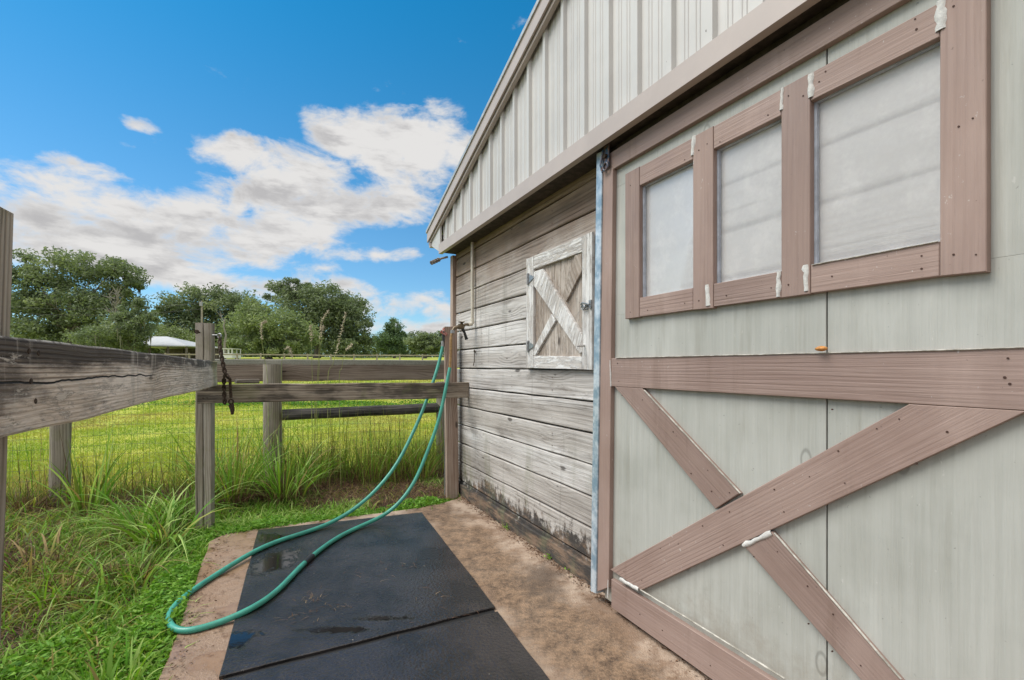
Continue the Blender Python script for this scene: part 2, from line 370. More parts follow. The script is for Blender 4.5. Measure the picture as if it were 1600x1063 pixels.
M['dark_gap'] = mat('dark_backing')[0]; _t = NT(M['dark_gap'].node_tree); finish(_t, _t.n['Material Output'], (.02, .018, .015), .9)

def paint(name, c0, c1, flakes=False, board=False):
    m_, t, out = mat(name); g = gc(t); P = pos(t)
    fib = t.ss(t.noise(t.vm('MULTIPLY', g, (3, 130, 130)), 1.0, 4, .6), .3, .7); mid = t.ss(t.noise(t.vm('MULTIPLY', g, (1.2, 22, 22)), 1.0, 5, .62, .4), .3, .7)
    big = t.ss(t.noise(P, 2.0, 6, .62), .35, .65)
    sp_ = t.new('ShaderNodeSeparateXYZ', {0: g})
    k = t.m('ADD', t.m('MULTIPLY', sp_.outputs[1], 6.283/(.016 if board else .05)), t.m('MULTIPLY', t.noise(t.vm('MULTIPLY', g, (.7, 5, 5)), 1.0, 2, .5), 30 if board else 22))
    ring = t.m('POWER', t.m('MULTIPLY_ADD', t.m('SINE', k), .5, .5), 3.0)
    ring = t.m('MULTIPLY', ring, t.ss(t.noise(t.vm('MULTIPLY', g, (1.1, 6, 6)), 1.0, 2), .42, .62))
    f = t.m('ADD', t.m('MULTIPLY', big, .45), t.m('ADD', t.m('MULTIPLY', mid, .30), t.m('MULTIPLY', fib, .25)))
    c = t.mix(f, c0, c1)
    c = t.mix(t.m('MULTIPLY', ring, .17 if board else .10), c, tuple(x*.62 for x in c0))
    dirt = t.ss(t.noise(t.vm('MULTIPLY', P, (11, 11, .9)), 1.0, 6, .65), .54, .70)
    c = t.mix(t.m('MULTIPLY', dirt, .30), c, tuple(x*q_ for x, q_ in zip(c0, (.62, .58, .50))))
    pale = t.ss(t.noise(t.vm('MULTIPLY', P, (4, 4, 1.3)), 1.0, 5, .6), .56, .72); c = t.mix(t.m('MULTIPLY', pale, .28), c, tuple(min(1, x*1.25+.03) for x in c1))
    spk = t.ss(t.noise(P, 70, 3, .6), .70, .75); c = t.mix(t.m('MULTIPLY', spk, .5), c, tuple(x*.4 for x in c0))
    sct = t.ss(t.noise(t.vm('MULTIPLY', P, (60, 60, 25)), 1.0, 3, .7), .70, .74); c = t.mix(t.m('MULTIPLY', sct, .35), c, (.60, .58, .54))
    if board:
        rn = t.new('ShaderNodeObjectInfo').outputs['Random']; v_ = t.m('MULTIPLY_ADD', rn, .22, .90)
        c = t.mix(1.0, c, t.new('ShaderNodeCombineXYZ', {0: v_, 1: v_, 2: v_}).outputs[0], 'MULTIPLY')
    else:
        vo = t.new('ShaderNodeTexVoronoi', {'Vector': t.vm('MULTIPLY', g, (1.5, 3.2, 1)), 'Scale': 1.0, 'Randomness': 1.0}, voronoi_dimensions='2D')
        sel = t.m('GREATER_THAN', t.new('ShaderNodeSeparateColor', {0: vo.outputs['Color']}).outputs[0], .72); d_ = vo.outputs['Distance']
        rg_ = t.m('MULTIPLY', sel, t.m('MULTIPLY', t.ss(d_, .035, .05), t.ss(d_, .055, .07, 1, 0))); c = t.mix(t.m('MULTIPLY', rg_, .55), c, tuple(x*.5 for x in c0))
        ring = t.m('ADD', ring, rg_)
        z = t.new('ShaderNodeSeparateXYZ', {0: P}).outputs[2]
        mud = t.ss(t.m('ADD', z, t.m('MULTIPLY', t.m('SUBTRACT', t.noise(P, 9, 7, .75), .5), .9)), .05, .42, 1, 0); c = t.mix(t.m('MULTIPLY', mud, .45), c, (.24, .20, .15))
    if flakes:
        fl = t.ss(t.m('ADD', t.noise(P, 45, 4, .7), t.m('MULTIPLY', big, .15)), .80, .83); c = t.mix(t.m('MULTIPLY', fl, .6), c, (.55, .52, .48))
    h = t.m('ADD', t.m('MULTIPLY', fib, .3), t.m('ADD', t.m('MULTIPLY', mid, .35), t.m('MULTIPLY', ring, -.3)))
    finish(t, out, c, t.m('ADD', .5, t.m('MULTIPLY', big, .25)), h, .0018); return m_
M['sage'] = paint('sage_door_paint', (.345, .345, .305), (.46, .46, .42))
M['brown'] = paint('brown_trim_paint', (.25, .168, .138), (.34, .245, .206), flakes=True, board=True)
def simple(name, c, rough, metal=0.0, var=.15, scale=20, bump=0.0, c2=None, **kw):
    m_, t, out = mat(name); P = pos(t); n = t.noise(P, scale, 5, .65)
    cc = t.mix(t.ss(n, .35, .68), tuple(x*(1-var) for x in c), c2 or tuple(min(1, x*(1+var)) for x in c))
    finish(t, out, cc, rough, t.noise(P, scale*6, 3) if bump else None, bump or .001, Metallic=metal, **kw); return m_
M['siding'] = simple('ribbed_siding_paint', (.57, .55, .52), .38, var=.06, scale=1.5)
M['trim'] = simple('metal_trim_paint', (.47, .40, .36), .42, var=.05, scale=3)
M['roof'] = simple('roof_metal', (.5, .5, .48), .4, .3)
M['soffit'] = simple('soffit_wood', (.06, .045, .035), .9, var=.4)
M['caulk'] = simple('white_filler', (.60, .585, .55), .75, var=.12, scale=60, bump=.002)
M['gap_paint'] = simple('bare_edge_wood', (.40, .37, .31), .85, var=.35, scale=25, c2=(.56, .53, .47))
M['blue'] = simple('blue_paint_metal', (.30, .43, .53), .38, .25, var=.22, scale=14, c2=(.62, .68, .72))
M['blue_dark'] = simple('blue_roller_paint', (.05, .2, .34), .4, .3, var=.5, scale=40, c2=(.25, .13, .08))
M['steel'] = simple('galvanised_steel', (.34, .34, .34), .4, .7, var=.3, scale=60)
M['rust'] = simple('rusted_steel', (.055, .035, .022), .85, .2, var=.6, scale=120, bump=.001)
M['nail'] = simple('nail_head', (.07, .035, .025), .8, .2)
M['sash'] = simple('sash_vinyl', (.42, .45, .5), .5)
M['pvc'] = simple('pvc_pipe', (.6, .55, .45), .45, var=.12, scale=8)
M['brass'] = simple('old_brass', (.16, .12, .075), .45, .7, var=.4, scale=80)
M['black_rubber'] = simple('black_grip', (.02, .02, .02), .5)
M['red'] = simple('red_handle_paint', (.45, .06, .04), .4, var=.3, scale=90, c2=(.6, .35, .3))
M['hose'] = simple('green_hose_vinyl', (.055, .30, .225), .36, var=.13, scale=9)
M['hose_brown'] = simple('dirty_hose_leader', (.33, .2, .08), .5, var=.3, scale=40)
M['wire'] = simple('galvanised_wire', (.15, .15, .14), .6, .5)
M['white_roof'] = simple('white_roof_metal', (.44, .45, .46), .6, var=.05, scale=.6)
M['shed_wood'] = simple('shed_wood', (.13, .11, .095), .9, var=.3, scale=2)
M['white_paint'] = simple('white_paint', (.6, .6, .6), .5)
M['orange'] = simple('orange_fungus', (.55, .24, .06), .6, var=.3, scale=90)

m_, t, out = mat('dusty_window_pane'); P = pos(t)
zc_ = t.new('ShaderNodeSeparateXYZ', {0: P}).outputs[2]
dust = t.m('ADD', .26, t.m('ADD', t.m('MULTIPLY', t.noise(P, 60, 5, .7), .07), t.m('MULTIPLY', t.ss(t.noise(P, 5, 6, .7), .45, .7), .10)))
df = t.new('ShaderNodeBsdfDiffuse', {'Color': (1.0, .96, .93, 1)})
tp = t.new('ShaderNodeBsdfTransparent', {'Color': (.99, .985, .98, 1)})
gl = t.new('ShaderNodeBsdfGlossy', {'Color': (1, 1, 1, 1), 'Roughness': .3})
a = t.new('ShaderNodeMixShader', {0: dust, 1: tp.outputs[0], 2: df.outputs[0]})
fr = t.m('MULTIPLY', t.new('ShaderNodeFresnel', {'IOR': 1.45}).outputs[0], 1.0)
b_ = t.new('ShaderNodeMixShader', {0: fr, 1: a.outputs[0], 2: gl.outputs[0]}); t.l.new(b_.outputs[0], out.inputs[0]); M['pane'] = m_

def plant_mat(name, cols, transl=.35):
    m_, t, out = mat(name); a = t.new('ShaderNodeAttribute', attribute_name='tone').outputs['Fac']
    n = t.noise(pos(t), 3.0, 3); 
    c = t.ramp(a, cols)
    p = t.new('ShaderNodeBsdfPrincipled', {'Base Color': c, 'Roughness': .55, 'Specular IOR Level': .25})
    tr = t.new('ShaderNodeBsdfTranslucent', {'Color': t.mix(1.0, c, (1.1, 1.15, .7), 'MULTIPLY')})
    mx = t.new('ShaderNodeMixShader', {0: transl, 1: p.outputs[0], 2: tr.outputs[0]}); t.l.new(mx.outputs[0], out.inputs[0]); return m_
M['grass'] = plant_mat('grass_blades', [(0, (.10, .05, .028)), (.20, (.36, .25, .11)), (.34, (.32, .36, .06)), (.48, (.08, .14, .015)), (.64, (.20, .36, .03)), (.82, (.11, .28, .025)), (1, (.42, .56, .16))])
M['field'] = plant_mat('pasture_blades', [(0, (.36, .30, .09)), (.3, (.40, .42, .05)), (.7, (.34, .43, .03)), (1, (.19, .31, .03))])
M['weed'] = plant_mat('weed_leaves', [(0, (.05, .14, .015)), (.5, (.13, .30, .025)), (1, (.27, .46, .07))])
M['straw'] = plant_mat('straw', [(0, (.05, .025, .016)), (.5, (.17, .09, .05)), (1, (.45, .33, .18))], .15)
M['leaf_dark'] = plant_mat('oak_leaves_dark', [(0, (.10, .135, .08)), (.5, (.18, .23, .125)), (1, (.30, .35, .20))], .3)  # oak and pine leaf colours lightened and greyed to paint in distance haze
M['leaf_mid'] = plant_mat('oak_leaves', [(0, (.12, .165, .085)), (.5, (.21, .27, .125)), (1, (.33, .39, .20))], .3)
M['leaf_pine'] = plant_mat('pine_needles', [(0, (.07, .12, .06)), (.5, (.12, .19, .09)), (1, (.2, .27, .13))], .2)
M['moss'] = plant_mat('hanging_moss', [(0, (.08, .085, .06)), (1, (.2, .2, .15))], .3)

# ground sheet: pasture, bare litter near the yard
m_, t, out = mat('ground'); P = pos(t); sp = t.new('ShaderNodeSeparateXYZ', {0: P})
n = t.noise(P, .9, 6, .65); nf = t.noise(P, 18, 5, .7); n3 = t.noise(P, .12, 4, .6)
past = t.mix(t.ss(n, .35, .65), (.22, .31, .03), (.47, .46, .06)); past = t.mix(t.m('MULTIPLY', t.ss(nf, .45, .7), .6), past, (.19, .27, .02))
past = t.mix(t.m('MULTIPLY', t.ss(n3, .45, .65), .5), past, (.34, .36, .07))
lit = t.mix(t.ss(nf, .35, .65), (.022, .014, .010), (.09, .055, .034))
lit = t.mix(t.m('MULTIPLY', t.ss(n, .45, .6), .5), lit, (.07, .1, .02))
d = t.m('ADD', sp.outputs[1], t.m('ADD', t.m('MULTIPLY', sp.outputs[0], -.42), t.m('MULTIPLY', n, 1.0)))
c = t.mix(t.ss(d, 6.7, 7.6), lit, past)
finish(t, out, c, .95, nf, .02); M['ground'] = m_

m_, t, out = mat('stained_concrete'); P = pos(t)
n = t.noise(P, 3.2, 6, .65); nf = t.noise(P, 55, 5, .75); nb = t.noise(P, 1.2, 4, .55); agg = t.new('ShaderNodeTexVoronoi', {'Vector': P, 'Scale': 130.}).outputs['Distance']
c = t.mix(t.ss(n, .40, .60), (.25, .165, .11), (.45, .345, .26)); c = t.mix(t.ss(t.noise(P, 11, 6, .7), .52, .66), c, t.mix(1.0, c, (.55, .48, .42), 'MULTIPLY'))
sx = t.new('ShaderNodeSeparateXYZ', {0: P})
Dp = t.m('ADD', t.m('MULTIPLY', sx.outputs[0], -NW.x), t.m('MULTIPLY', sx.outputs[1], -NW.y))
brown = t.m('MULTIPLY', t.ss(t.m('ADD', Dp, t.m('MULTIPLY', t.m('SUBTRACT', nb, .5), .9)), .92, 1.15), t.ss(t.m('ADD', Dp, t.m('MULTIPLY', t.m('SUBTRACT', n, .5), .4)), 1.35, 1.6, 1, 0))
c = t.mix(t.m('MULTIPLY', brown, .9), c, t.mix(t.ss(t.m('ADD', t.m('MULTIPLY', nf, .45), t.m('MULTIPLY', t.noise(P, 13, 7, .75), .55)), .36, .64), (.045, .028, .017), (.33, .215, .13)))
q_ = gp(850, 905); dk = t.ss(t.m('ADD', t.new('ShaderNodeVectorMath', {0: t.vm('MULTIPLY', P, (1, .6, 1)), 1: (q_.x, q_.y*.6, 0)}, operation='DISTANCE').outputs['Value'], t.m('MULTIPLY', t.m('SUBTRACT', t.noise(P, 7, 6, .7), .5), .5)), .02, .22, 1, 0)
c = t.mix(t.m('MULTIPLY', dk, .75), c, (.09, .065, .048))
c = t.mix(t.m('MULTIPLY', t.ss(nf, .5, .75), .5), c, (.17, .11, .075))
c = t.mix(t.m('MULTIPLY', t.ss(nf, .42, .28), .5), c, (.58, .47, .36))
wet = t.m('MULTIPLY', t.ss(t.m('ADD', Dp, t.m('MULTIPLY', t.m('SUBTRACT', n, .5), 1.0)), -.1, .05, 1, 0), t.ss(n, .42, .55))
c = t.mix(t.m('MULTIPLY', wet, .8), c, t.mix(1.0, c, (.52, .40, .30), 'MULTIPLY'))
h = t.m('MULTIPLY', t.m('ADD', nf, t.m('MULTIPLY', agg, .8)), t.m('SUBTRACT', 1.0, t.m('MULTIPLY', wet, .85)))
finish(t, out, c, t.m('SUBTRACT', .85, t.m('MULTIPLY', wet, .7)), h, .003); M['concrete'] = m_

m_, t, out = mat('stall_mat_rubber'); P = pos(t)
ham = t.new('ShaderNodeTexVoronoi', {'Vector': P, 'Scale': 75., 'Randomness': 1.0}, feature='SMOOTH_F1').outputs['Distance']
nf = t.noise(P, 240, 3, .6); nb = t.noise(P, 2.6, 5, .6); nm = t.noise(P, 9, 5, .65)
sx = t.new('ShaderNodeSeparateXYZ', {0: P}); wet = None
for (u, v, ru, rv) in ((372, 1005, .10, .07), (430, 880, .14, .22), (415, 845, .2, .1), (520, 990, .2, .03), (600, 972, .16, .025)):
    q = gp(u, v); ex = t.m('MULTIPLY', t.m('SUBTRACT', sx.outputs[0], q.x), 1/ru); ey = t.m('MULTIPLY', t.m('SUBTRACT', sx.outputs[1], q.y), 1/rv)
    e = t.m('SUBTRACT', 1.0, t.m('ADD', t.m('MULTIPLY', ex, ex), t.m('MULTIPLY', ey, ey))); wet = e if wet is None else t.m('MAXIMUM', wet, e)
wet = t.ss(t.m('ADD', t.m('MAXIMUM', wet, -1.6), t.m('MULTIPLY', t.m('SUBTRACT', t.noise(P, 11, 9, .8, .6), .5), 6.0)), .0, .35)
damp = t.ss(nb, .42, .6)
c = t.mix(damp, (.030, .0255, .025), (.013, .0115, .011)); c = t.mix(t.m('MULTIPLY', t.ss(nm, .55, .75), .25), c, (.07, .06, .052))
c = t.mix(wet, c, (.008, .008, .009))
spk = t.ss(t.noise(P, 38, 2, .5), .77, .785); c = t.mix(t.m('MULTIPLY', spk, .6), c, (.34, .30, .25))
rg = t.m('ADD', .21, t.m('MULTIPLY', t.m('SUBTRACT', nb, .5), .7)); rg = t.m('SUBTRACT', rg, t.m('MULTIPLY', wet, .18), 0, False)
h = t.m('MULTIPLY', t.m('ADD', ham, t.m('MULTIPLY', nf, .25)), t.m('SUBTRACT', 1.0, t.m('MULTIPLY', wet, .97)))
finish(t, out, c, t.m('MAXIMUM', rg, .07), h, .0035, **{'Specular IOR Level': .75}); M['mat'] = m_

# ------------------------------------------------------------------ the ground
def axis(a): return np.array(sorted(set(a)))
xs = axis(list(np.round(np.arange(-9, 5.01, .25), 3))+list(np.linspace(-60, 40, 41))+list(np.linspace(-1200, 1200, 25)))
ys = axis(list(np.round(np.arange(-3, 14.01, .25), 3))+list(np.arange(16, 200, 4.))+list(np.linspace(-400, 1200, 17)))
GX, GY = np.meshgrid(xs, ys); GZ = gz(GX, GY); nx, ny = len(xs), len(ys)
idx = np.arange(nx*ny).reshape(ny, nx)
q = np.stack([idx[:-1, :-1], idx[:-1, 1:], idx[1:, 1:], idx[1:, :-1]], -1).reshape(-1, 4)
np_mesh('ground', M['ground'], np.stack([GX, GY, GZ], -1).reshape(-1, 3), [q], np.zeros(nx*ny), smooth=True, kind='structure')

# concrete slab along the barn, uneven outer edge
DL = -.43
edge = []
L0 = -6.0
s = L0
while s < 4.22: edge.append((s, DL+.035*noise.noise(Vector((s*2.3, 1, 0)))+.02*noise.noise(Vector((s*8, 4, 0))))); s += .14
rear = [gp(352, 834), gp(400, 827), gp(470, 817), gp(540, 808), gp(600, 801), gp(650, 794), gp(690, 786), gp(715, 779)]
pts = [B(a, b, 0) for a, b in edge]+rear+[B(4.45, 1.72, 0), B(L0, 1.72, 0)]
MB().prism(pts, UP, .16, DW, ch=.006).build('concrete_slab', M['concrete'], kind='structure')

# rubber mats
TH = .018
def mat_obj(px, label, seed):
    c4 = [gp(u, v, TH) for u, v in px]; mb = MB(); out_ = []
    for i in range(4):
        a, b = c4[i], c4[(i+1) % 4]; n_ = 14
        for k in range(n_):
            p = a.lerp(b, k/n_); j = noise.noise_vector(Vector((p.x*5, p.y*5, seed)))*.006
            out_.append(p+Vector((j.x, j.y, 0)))
    cen = sum(c4, Vector())/4; cen.z = 0
    z0 = cen.copy()
    mb.prism(out_, UP, TH-.003, DW, ch=.003)
    return mb.build('rubber_mat', M['mat'], loc=z0, label=label, cat='mat', group='rubber mats on the concrete')
dM = (gp(774, 949, TH)-gp(343, 1057, TH))
far = [(403, 828), (659, 800.5), (774, 948), (343, 1056)]
mat_obj(far, 'whole black rubber mat with puddles, under the green hose', 1.0)
a_, b_2 = gp(345, 1063.5, TH), gp(777, 955, TH)
back = (gp(774, 948, TH)-gp(659, 800.5, TH))
def topx(p): return (CU+F*p.x/p.y, HV-F*(p.z-EYE)/p.y)
c4n = [a_, b_2, b_2+back, a_+back]
under = MB(); _g = [gp(347, 1050, .003), gp(770, 944, .003), gp(774, 960, .003), gp(349, 1070, .003)]  # thin black sheet added to stand for the shade between the mats
under.prism(_g, UP, .003, DW).build('joint_shade_strip', M['black_rubber'], loc=sum(_g, Vector())/4, label='thin black strip added as the shade in the gap between the two mats', cat='strip')
_mb = MB(); o_ = []
for i in range(4):
    for k in range(14):
        p = c4n[i].lerp(c4n[(i+1) % 4], k/14); j = noise.noise_vector(Vector((p.x*5, p.y*5, 9)))*.006; o_.append(p+Vector((j.x, j.y, 0)))
_mb.prism(o_, UP, TH-.003, DW, ch=.003).build('rubber_mat', M['mat'], loc=Vector((sum((p.x for p in c4n))/4, sum((p.y for p in c4n))/4, 0)),
    label='pebbled black rubber mat cut off by the bottom of the photo', cat='mat', group='rubber mats on the concrete')

# ------------------------------------------------------------------ barn
DWALL = 1.68; SC = 4.56
barn = thing('barn', B(SC/2, DWALL+3, 0), 'weathered grey board barn with pale ribbed metal gable and sage sliding door', 'barn', rz=math.atan2(-DW.y, -DW.x))
PITCH = .1895; Z0 = 1.28-6*PITCH
mb = MB(); z = Z0-PITCH; rowi = 0
while z < 2.62:
    lo = z+.0048; hi = z+PITCH-.0048; x0 = -4.6; cuts = [1.97, SC]
    for a, b in zip(cuts[:-1], cuts[1:]):
        dz = random.uniform(-.0015, .0015)
        mb.plank(B(a+.001, DWALL+.017+random.uniform(-.002, .002), (lo+hi)/2+dz), B(b-.001, DWALL+.017, (lo+hi)/2), hi-lo, .034, UP, seg=int((b-a)/.1), ch=.006, jit=.0022)
    for k in range(9):
        for dz in (.04, -.045): mb.nail(B(SC-.09-k*.6, DWALL, (lo+hi)/2+dz), NW, .0035, 1)
    z += PITCH; rowi += 1
mi_ = MB(); z = Z0-PITCH
while z < 2.62:
    for a, b in ((-4.6, -1.2), (-1.2, .15), (.15, 1.97)): mi_.plank(B(a+.001, DWALL+.02, z+PITCH/2), B(b-.001, DWALL+.02, z+PITCH/2), PITCH-.016, .034, UP, seg=6, ch=.004)
    z += PITCH
mi_.build('plank_siding', M['inner'], barn, label='paler boards behind the sliding door')
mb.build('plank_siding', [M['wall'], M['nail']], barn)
MB().bbox(-4.6, SC-.02, DWALL+.037, DWALL+.09, .0, 2.75).build('wall_backing', M['dark_gap'], barn)
# other walls and roof
def rake(s): return 2.783+(4.917-s)*.3415          # top of the rake trim
RIDGE_S = 0.0
def roofz(s): return rake(abs(s) if s < 0 else s)
DEEP = 9.0
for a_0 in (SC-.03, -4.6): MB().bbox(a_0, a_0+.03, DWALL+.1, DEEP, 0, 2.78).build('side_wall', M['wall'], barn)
gb = [(SC, 0), (SC, 2.8), (0, rake(0)-.14), (-4.6, 2.8), (-4.6, 0)]
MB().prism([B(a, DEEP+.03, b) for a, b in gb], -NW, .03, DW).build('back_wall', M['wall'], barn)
# ribbed metal gable, cut by the rake
DS = 1.553; rib0 = bs(1114, DS); RP = .2112
def prof(s):
    q_ = ((s-rib0)/RP) % 1.0; q_ = q_-1 if q_ > .5 else q_; x_ = abs(q_)*RP
    h_ = .021*max(0, min(1, (.022-x_)/.008))
    for c_ in (.065, .085):
        y_ = abs(x_-c_); h_ = max(h_, .0035*max(0, min(1, (.007-y_)/.004)))
    return h_
ss_ = [-4.62]
pp = []
k = math.floor((-4.62-rib0)/RP)
while rib0+k*RP < SC+.1:
    c0 = rib0+k*RP
    for d_ in (-.022, -.014, .014, .022, .058, .062, .068, .072, .078, .082, .088, .092, -.058, -.062, -.068, -.072, -.078, -.082, -.088, -.092): pp.append(c0+d_)
    k += 1
pp = sorted(x for x in pp if -4.62 < x < SC+.02)
vs = []; fs = []; gs = []
for i, s in enumerate(pp):
    D = DS-prof(s); zt = roofz(s)-.05
    for z in (2.50, zt): vs.append(B(s, D, z)); gs.append((z, s, 0))
    if i: fs.append((2*i-2, 2*i, 2*i+1, 2*i-1))
mb = MB(); mb.add(vs, fs, gs)
for i in range(0, 28):                                # screw heads beside the ribs
    s = rib0+(i-6)*RP+.03
    if s > SC-.2: continue
    mb.nail(B(s, DS, roofz(s)-.34), NW, .005, 1); mb.nail(B(s, DS, 2.66), NW, .005, 1)
mb.build('ribbed_siding', [M['siding'], M['nail']], barn)
MB().prism([B(a, DS+.03, b) for a, b in ((SC, 2.5), (SC, roofz(SC)-.08), (0, roofz(0)-.08), (-4.6, roofz(4.6)-.08), (-4.6, 2.5))], NW, .1, DW).build('gable_sheathing', M['dark_gap'], barn)
# horizontal trim under the gable with a drip lip
DT = 1.5; ZT = 2.462
mb = MB()
mb.bbox(-4.65, SC+.015, DT, DT+.012, ZT, ZT+.098)
mb.bbox(-4.65, SC+.015, DT+.012, DS+.02, ZT+.083, ZT+.0975)
mb.bbox(-4.65, SC+.015, DT+.012, DT+.04, ZT, ZT+.012)
mb.build('gable_trim', M['trim'], barn)
MB().bbox(-4.6, SC, DT+.045, DWALL+.1, ZT+.012, ZT+.034).build('soffit', M['soffit'], barn)
# rake trim boards both sides, a stepped metal profile
mb = MB()
for sg in (1, -1):
    for (D0, D1, top, bot) in ((DT-.02, DT-.005, 0, -.125), (DT-.002, DT+.03, -.128, -.155)):
        a = (4.917, ); p = [(4.917*sg, 2.783+top), (0, rake(0)+top), (0, rake(0)+bot), (4.917*sg, 2.783+bot)]
        mb.prism([B(x, D0, z) for x, z in p], NW, D1-D0, DW*sg)
mb.build('rake_trim', M['trim'], barn)
mb = MB()
for sg in (1, -1):
    p = [(4.93*sg, 2.79), (0, rake(0)+.012), (0, rake(0)-.02), (4.93*sg, 2.76)]
    mb.prism([B(x, DT-.03, z) for x, z in p], NW, DEEP+.4-DT, DW*sg)
mb.build('roof', M['roof'], barn)
# eave fascia return at the corner
mb = MB(); mb.bbox(4.86, 4.90, DT, DEEP, 2.60, 2.755); mb.build('fascia', M['trim'], barn)
mb = MB(); mb.bbox(SC, 4.86, DT+.03, DEEP, 2.60, 2.615); mb.build('eave_soffit', M['soffit'], barn)
mb = MB(); mb.prism([B(a, DT+.012, b) for a, b in ((SC+.01, ZT+.02), (4.86, 2.61), (4.86, 2.74), (SC+.01, 2.84))], NW, .02, DW); mb.build('corner_trim', M['siding'], barn)
mb = MB(); mb.plank(B(SC+.03, DWALL+.0, 1.66), B(SC+.03, DWALL+.0, 2.46), .07, .075, NW, jit=.002); mb.build('corner_board', M['brown_post'], barn)
# kick board at the foot of the wall
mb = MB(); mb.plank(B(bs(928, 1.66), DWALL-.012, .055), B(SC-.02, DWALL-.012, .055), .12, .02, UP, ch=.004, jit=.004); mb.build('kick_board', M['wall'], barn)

# ------------------------------------------------------------------ sliding door
DP = 1.60; DB = 1.576; DF = .02; S1 = bs(955, DB); S0 = .2
zs = dict(ot=bw(978, 272, DB)[1], it=bw(1000, 290, DB)[1], ib=bw(1000, 465.5, DB)[1], ob=bw(975, 499, DB)[1])
us = [977, 999, 1083, 1114.5, 1221, 1266, 1469, 1542]; sv = [bs(u, DB) for u in us]
panel = MB(); pa, pb = S0, bs(945, DP)
seam = bs(1292, DP)
zt_, zb_ = 2.42, .04
wl, wr = sv[0]-.03, sv[-1]+.03
wt, wb = zs['ot']-.03, zs['ob']+.03
for (a, b, z0, z1) in ((pa, seam-.0025, wt, zt_), (seam+.0025, pb, wt, zt_), (pa, seam-.0025, zb_, wb), (seam+.0025, pb, zb_, wb), (pa, wr, wb, wt), (wl, pb, wb, wt)):
    panel.prism([B(x, DP, z) for x, z in ((a, z0), (b, z0), (b, z1), (a, z1))], NW, .025, UP, ch=.001)
door = panel.build('sliding_door', M['sage'], barn, label='sage green door panel with brown cross bracing and three panes')
def strip(name, uv=None, sz=None, th=DF, D=DB, m_='brown', gd=(1, 0), nails=(), parent=door, label=None, ch=.002):
    mb = MB(); mb.bpoly(uv, D, th, gd, 0, ch, sz)
    for (u, v) in nails:
        s_, z_ = bw(u, v, D); mb.nail(B(s_, D, z_), NW, random.uniform(.002, .0032), 1)
    return mb.build(name, [M[m_], M['nail']], parent, label=label)
TH_ = DP-DB-.0005
strip('header_board', sz=[(S0, 2.335), (bs(943, DB), 2.335), (bs(943, DB), 2.43), (S0, 2.43)], th=TH_)
strip('stile', [(942, 268), (957.5, 262), (951, 918), (932, 925)], gd=(0, 1), th=TH_+.02, D=DB-.003)
strip('stile', sz=[(S0, .18), (S0+.1, .18), (S0+.1, 2.33), (S0, 2.33)], gd=(0, 1), th=TH_)
# window frame: stiles, rails
E = .0015
wn = {0: [(985, 290), (985, 488)], 1: [(1092, 235), (1092, 470), (1105, 225)], 2: [(1232, 150), (1232, 445), (1255, 150)], 3: [(1490, 10), (1520, 185), (1498, 198), (1490, 398), (1525, 398)]}
for i, (a, b) in enumerate(((0, 1), (2, 3), (4, 5), (6, 7))):
    strip('window_stile', sz=[(sv[b], zs['ob']-(.004 if i % 2 else 0)), (sv[a], zs['ob']), (sv[a], zs['ot']), (sv[b], zs['ot'])], gd=(0, 1), th=TH_+.012, nails=wn[i], D=DB-.0015)
rn = [[(1015, 283), (1070, 250), (1012, 485), (1070, 474)], [(1125, 222), (1200, 180), (1135, 462), (1205, 450)], [(1280, 128), (1290, 112), (1430, 30), (1432, 46), (1300, 432), (1440, 400), (1440, 420)]]
for i, (a, b) in enumerate(((1, 2), (3, 4), (5, 6))):
    strip('window_rail', sz=[(sv[b]+E, zs['it']), (sv[a]-E, zs['it']), (sv[a]-E, zs['ot']-.002), (sv[b]+E, zs['ot']-.002)], th=TH_+.012, nails=[n_ for n_ in rn[i] if n_[1] < 300])
    strip('window_rail', sz=[(sv[b]+E, zs['ob']+.001), (sv[a]-E, zs['ob']+.002), (sv[a]-E, zs['ib']), (sv[b]+E, zs['ib'])], th=TH_+.012, nails=[n_ for n_ in rn[i] if n_[1] > 300])
    A_, B_ = sv[b]-.012, sv[a]+.012
    pane = MB().prism([B(x, DP+.012, z) for x, z in ((A_, zs['ib']-.012), (B_, zs['ib']-.012), (B_, zs['it']+.012), (A_, zs['it']+.012))], NW, .003, DW).build('window_pane', M['pane'], door)
    bk = MB(); z = Z0+2*PITCH
    while z < zs['it']:
        bk.plank(B(A_, DP+.028, z+PITCH/2), B(B_, DP+.028, z+PITCH/2), PITCH-.017, .02, UP, seg=4, ch=.006); z += PITCH
    bk.bbox(A_, B_, DP+.047, DP+.052, zs['ib']-.02, zs['it']+.02, 1)
    bk.build('backing_boards', [M['inner'], M['inner_gap']], door)
    mb = MB()
    a1, b1 = sv[b]+.0, sv[a]-.0; zi, zj = zs['ib'], zs['it']; k_ = .014
    for (q0, q1, z0, z1) in ((a1-.01, b1+.01, zj-.004, zj+.01), (b1-k_+.006, b1+.01, zi-.01, zj), (a1-.01, a1+.004, zi-.01, zj), (a1, b1, zi-.01, zi+.003)):
        mb.bbox(q0, q1, DP-.002, DP+.0115, z0, z1)
    mb.build('window_sash', M['sash'], door)
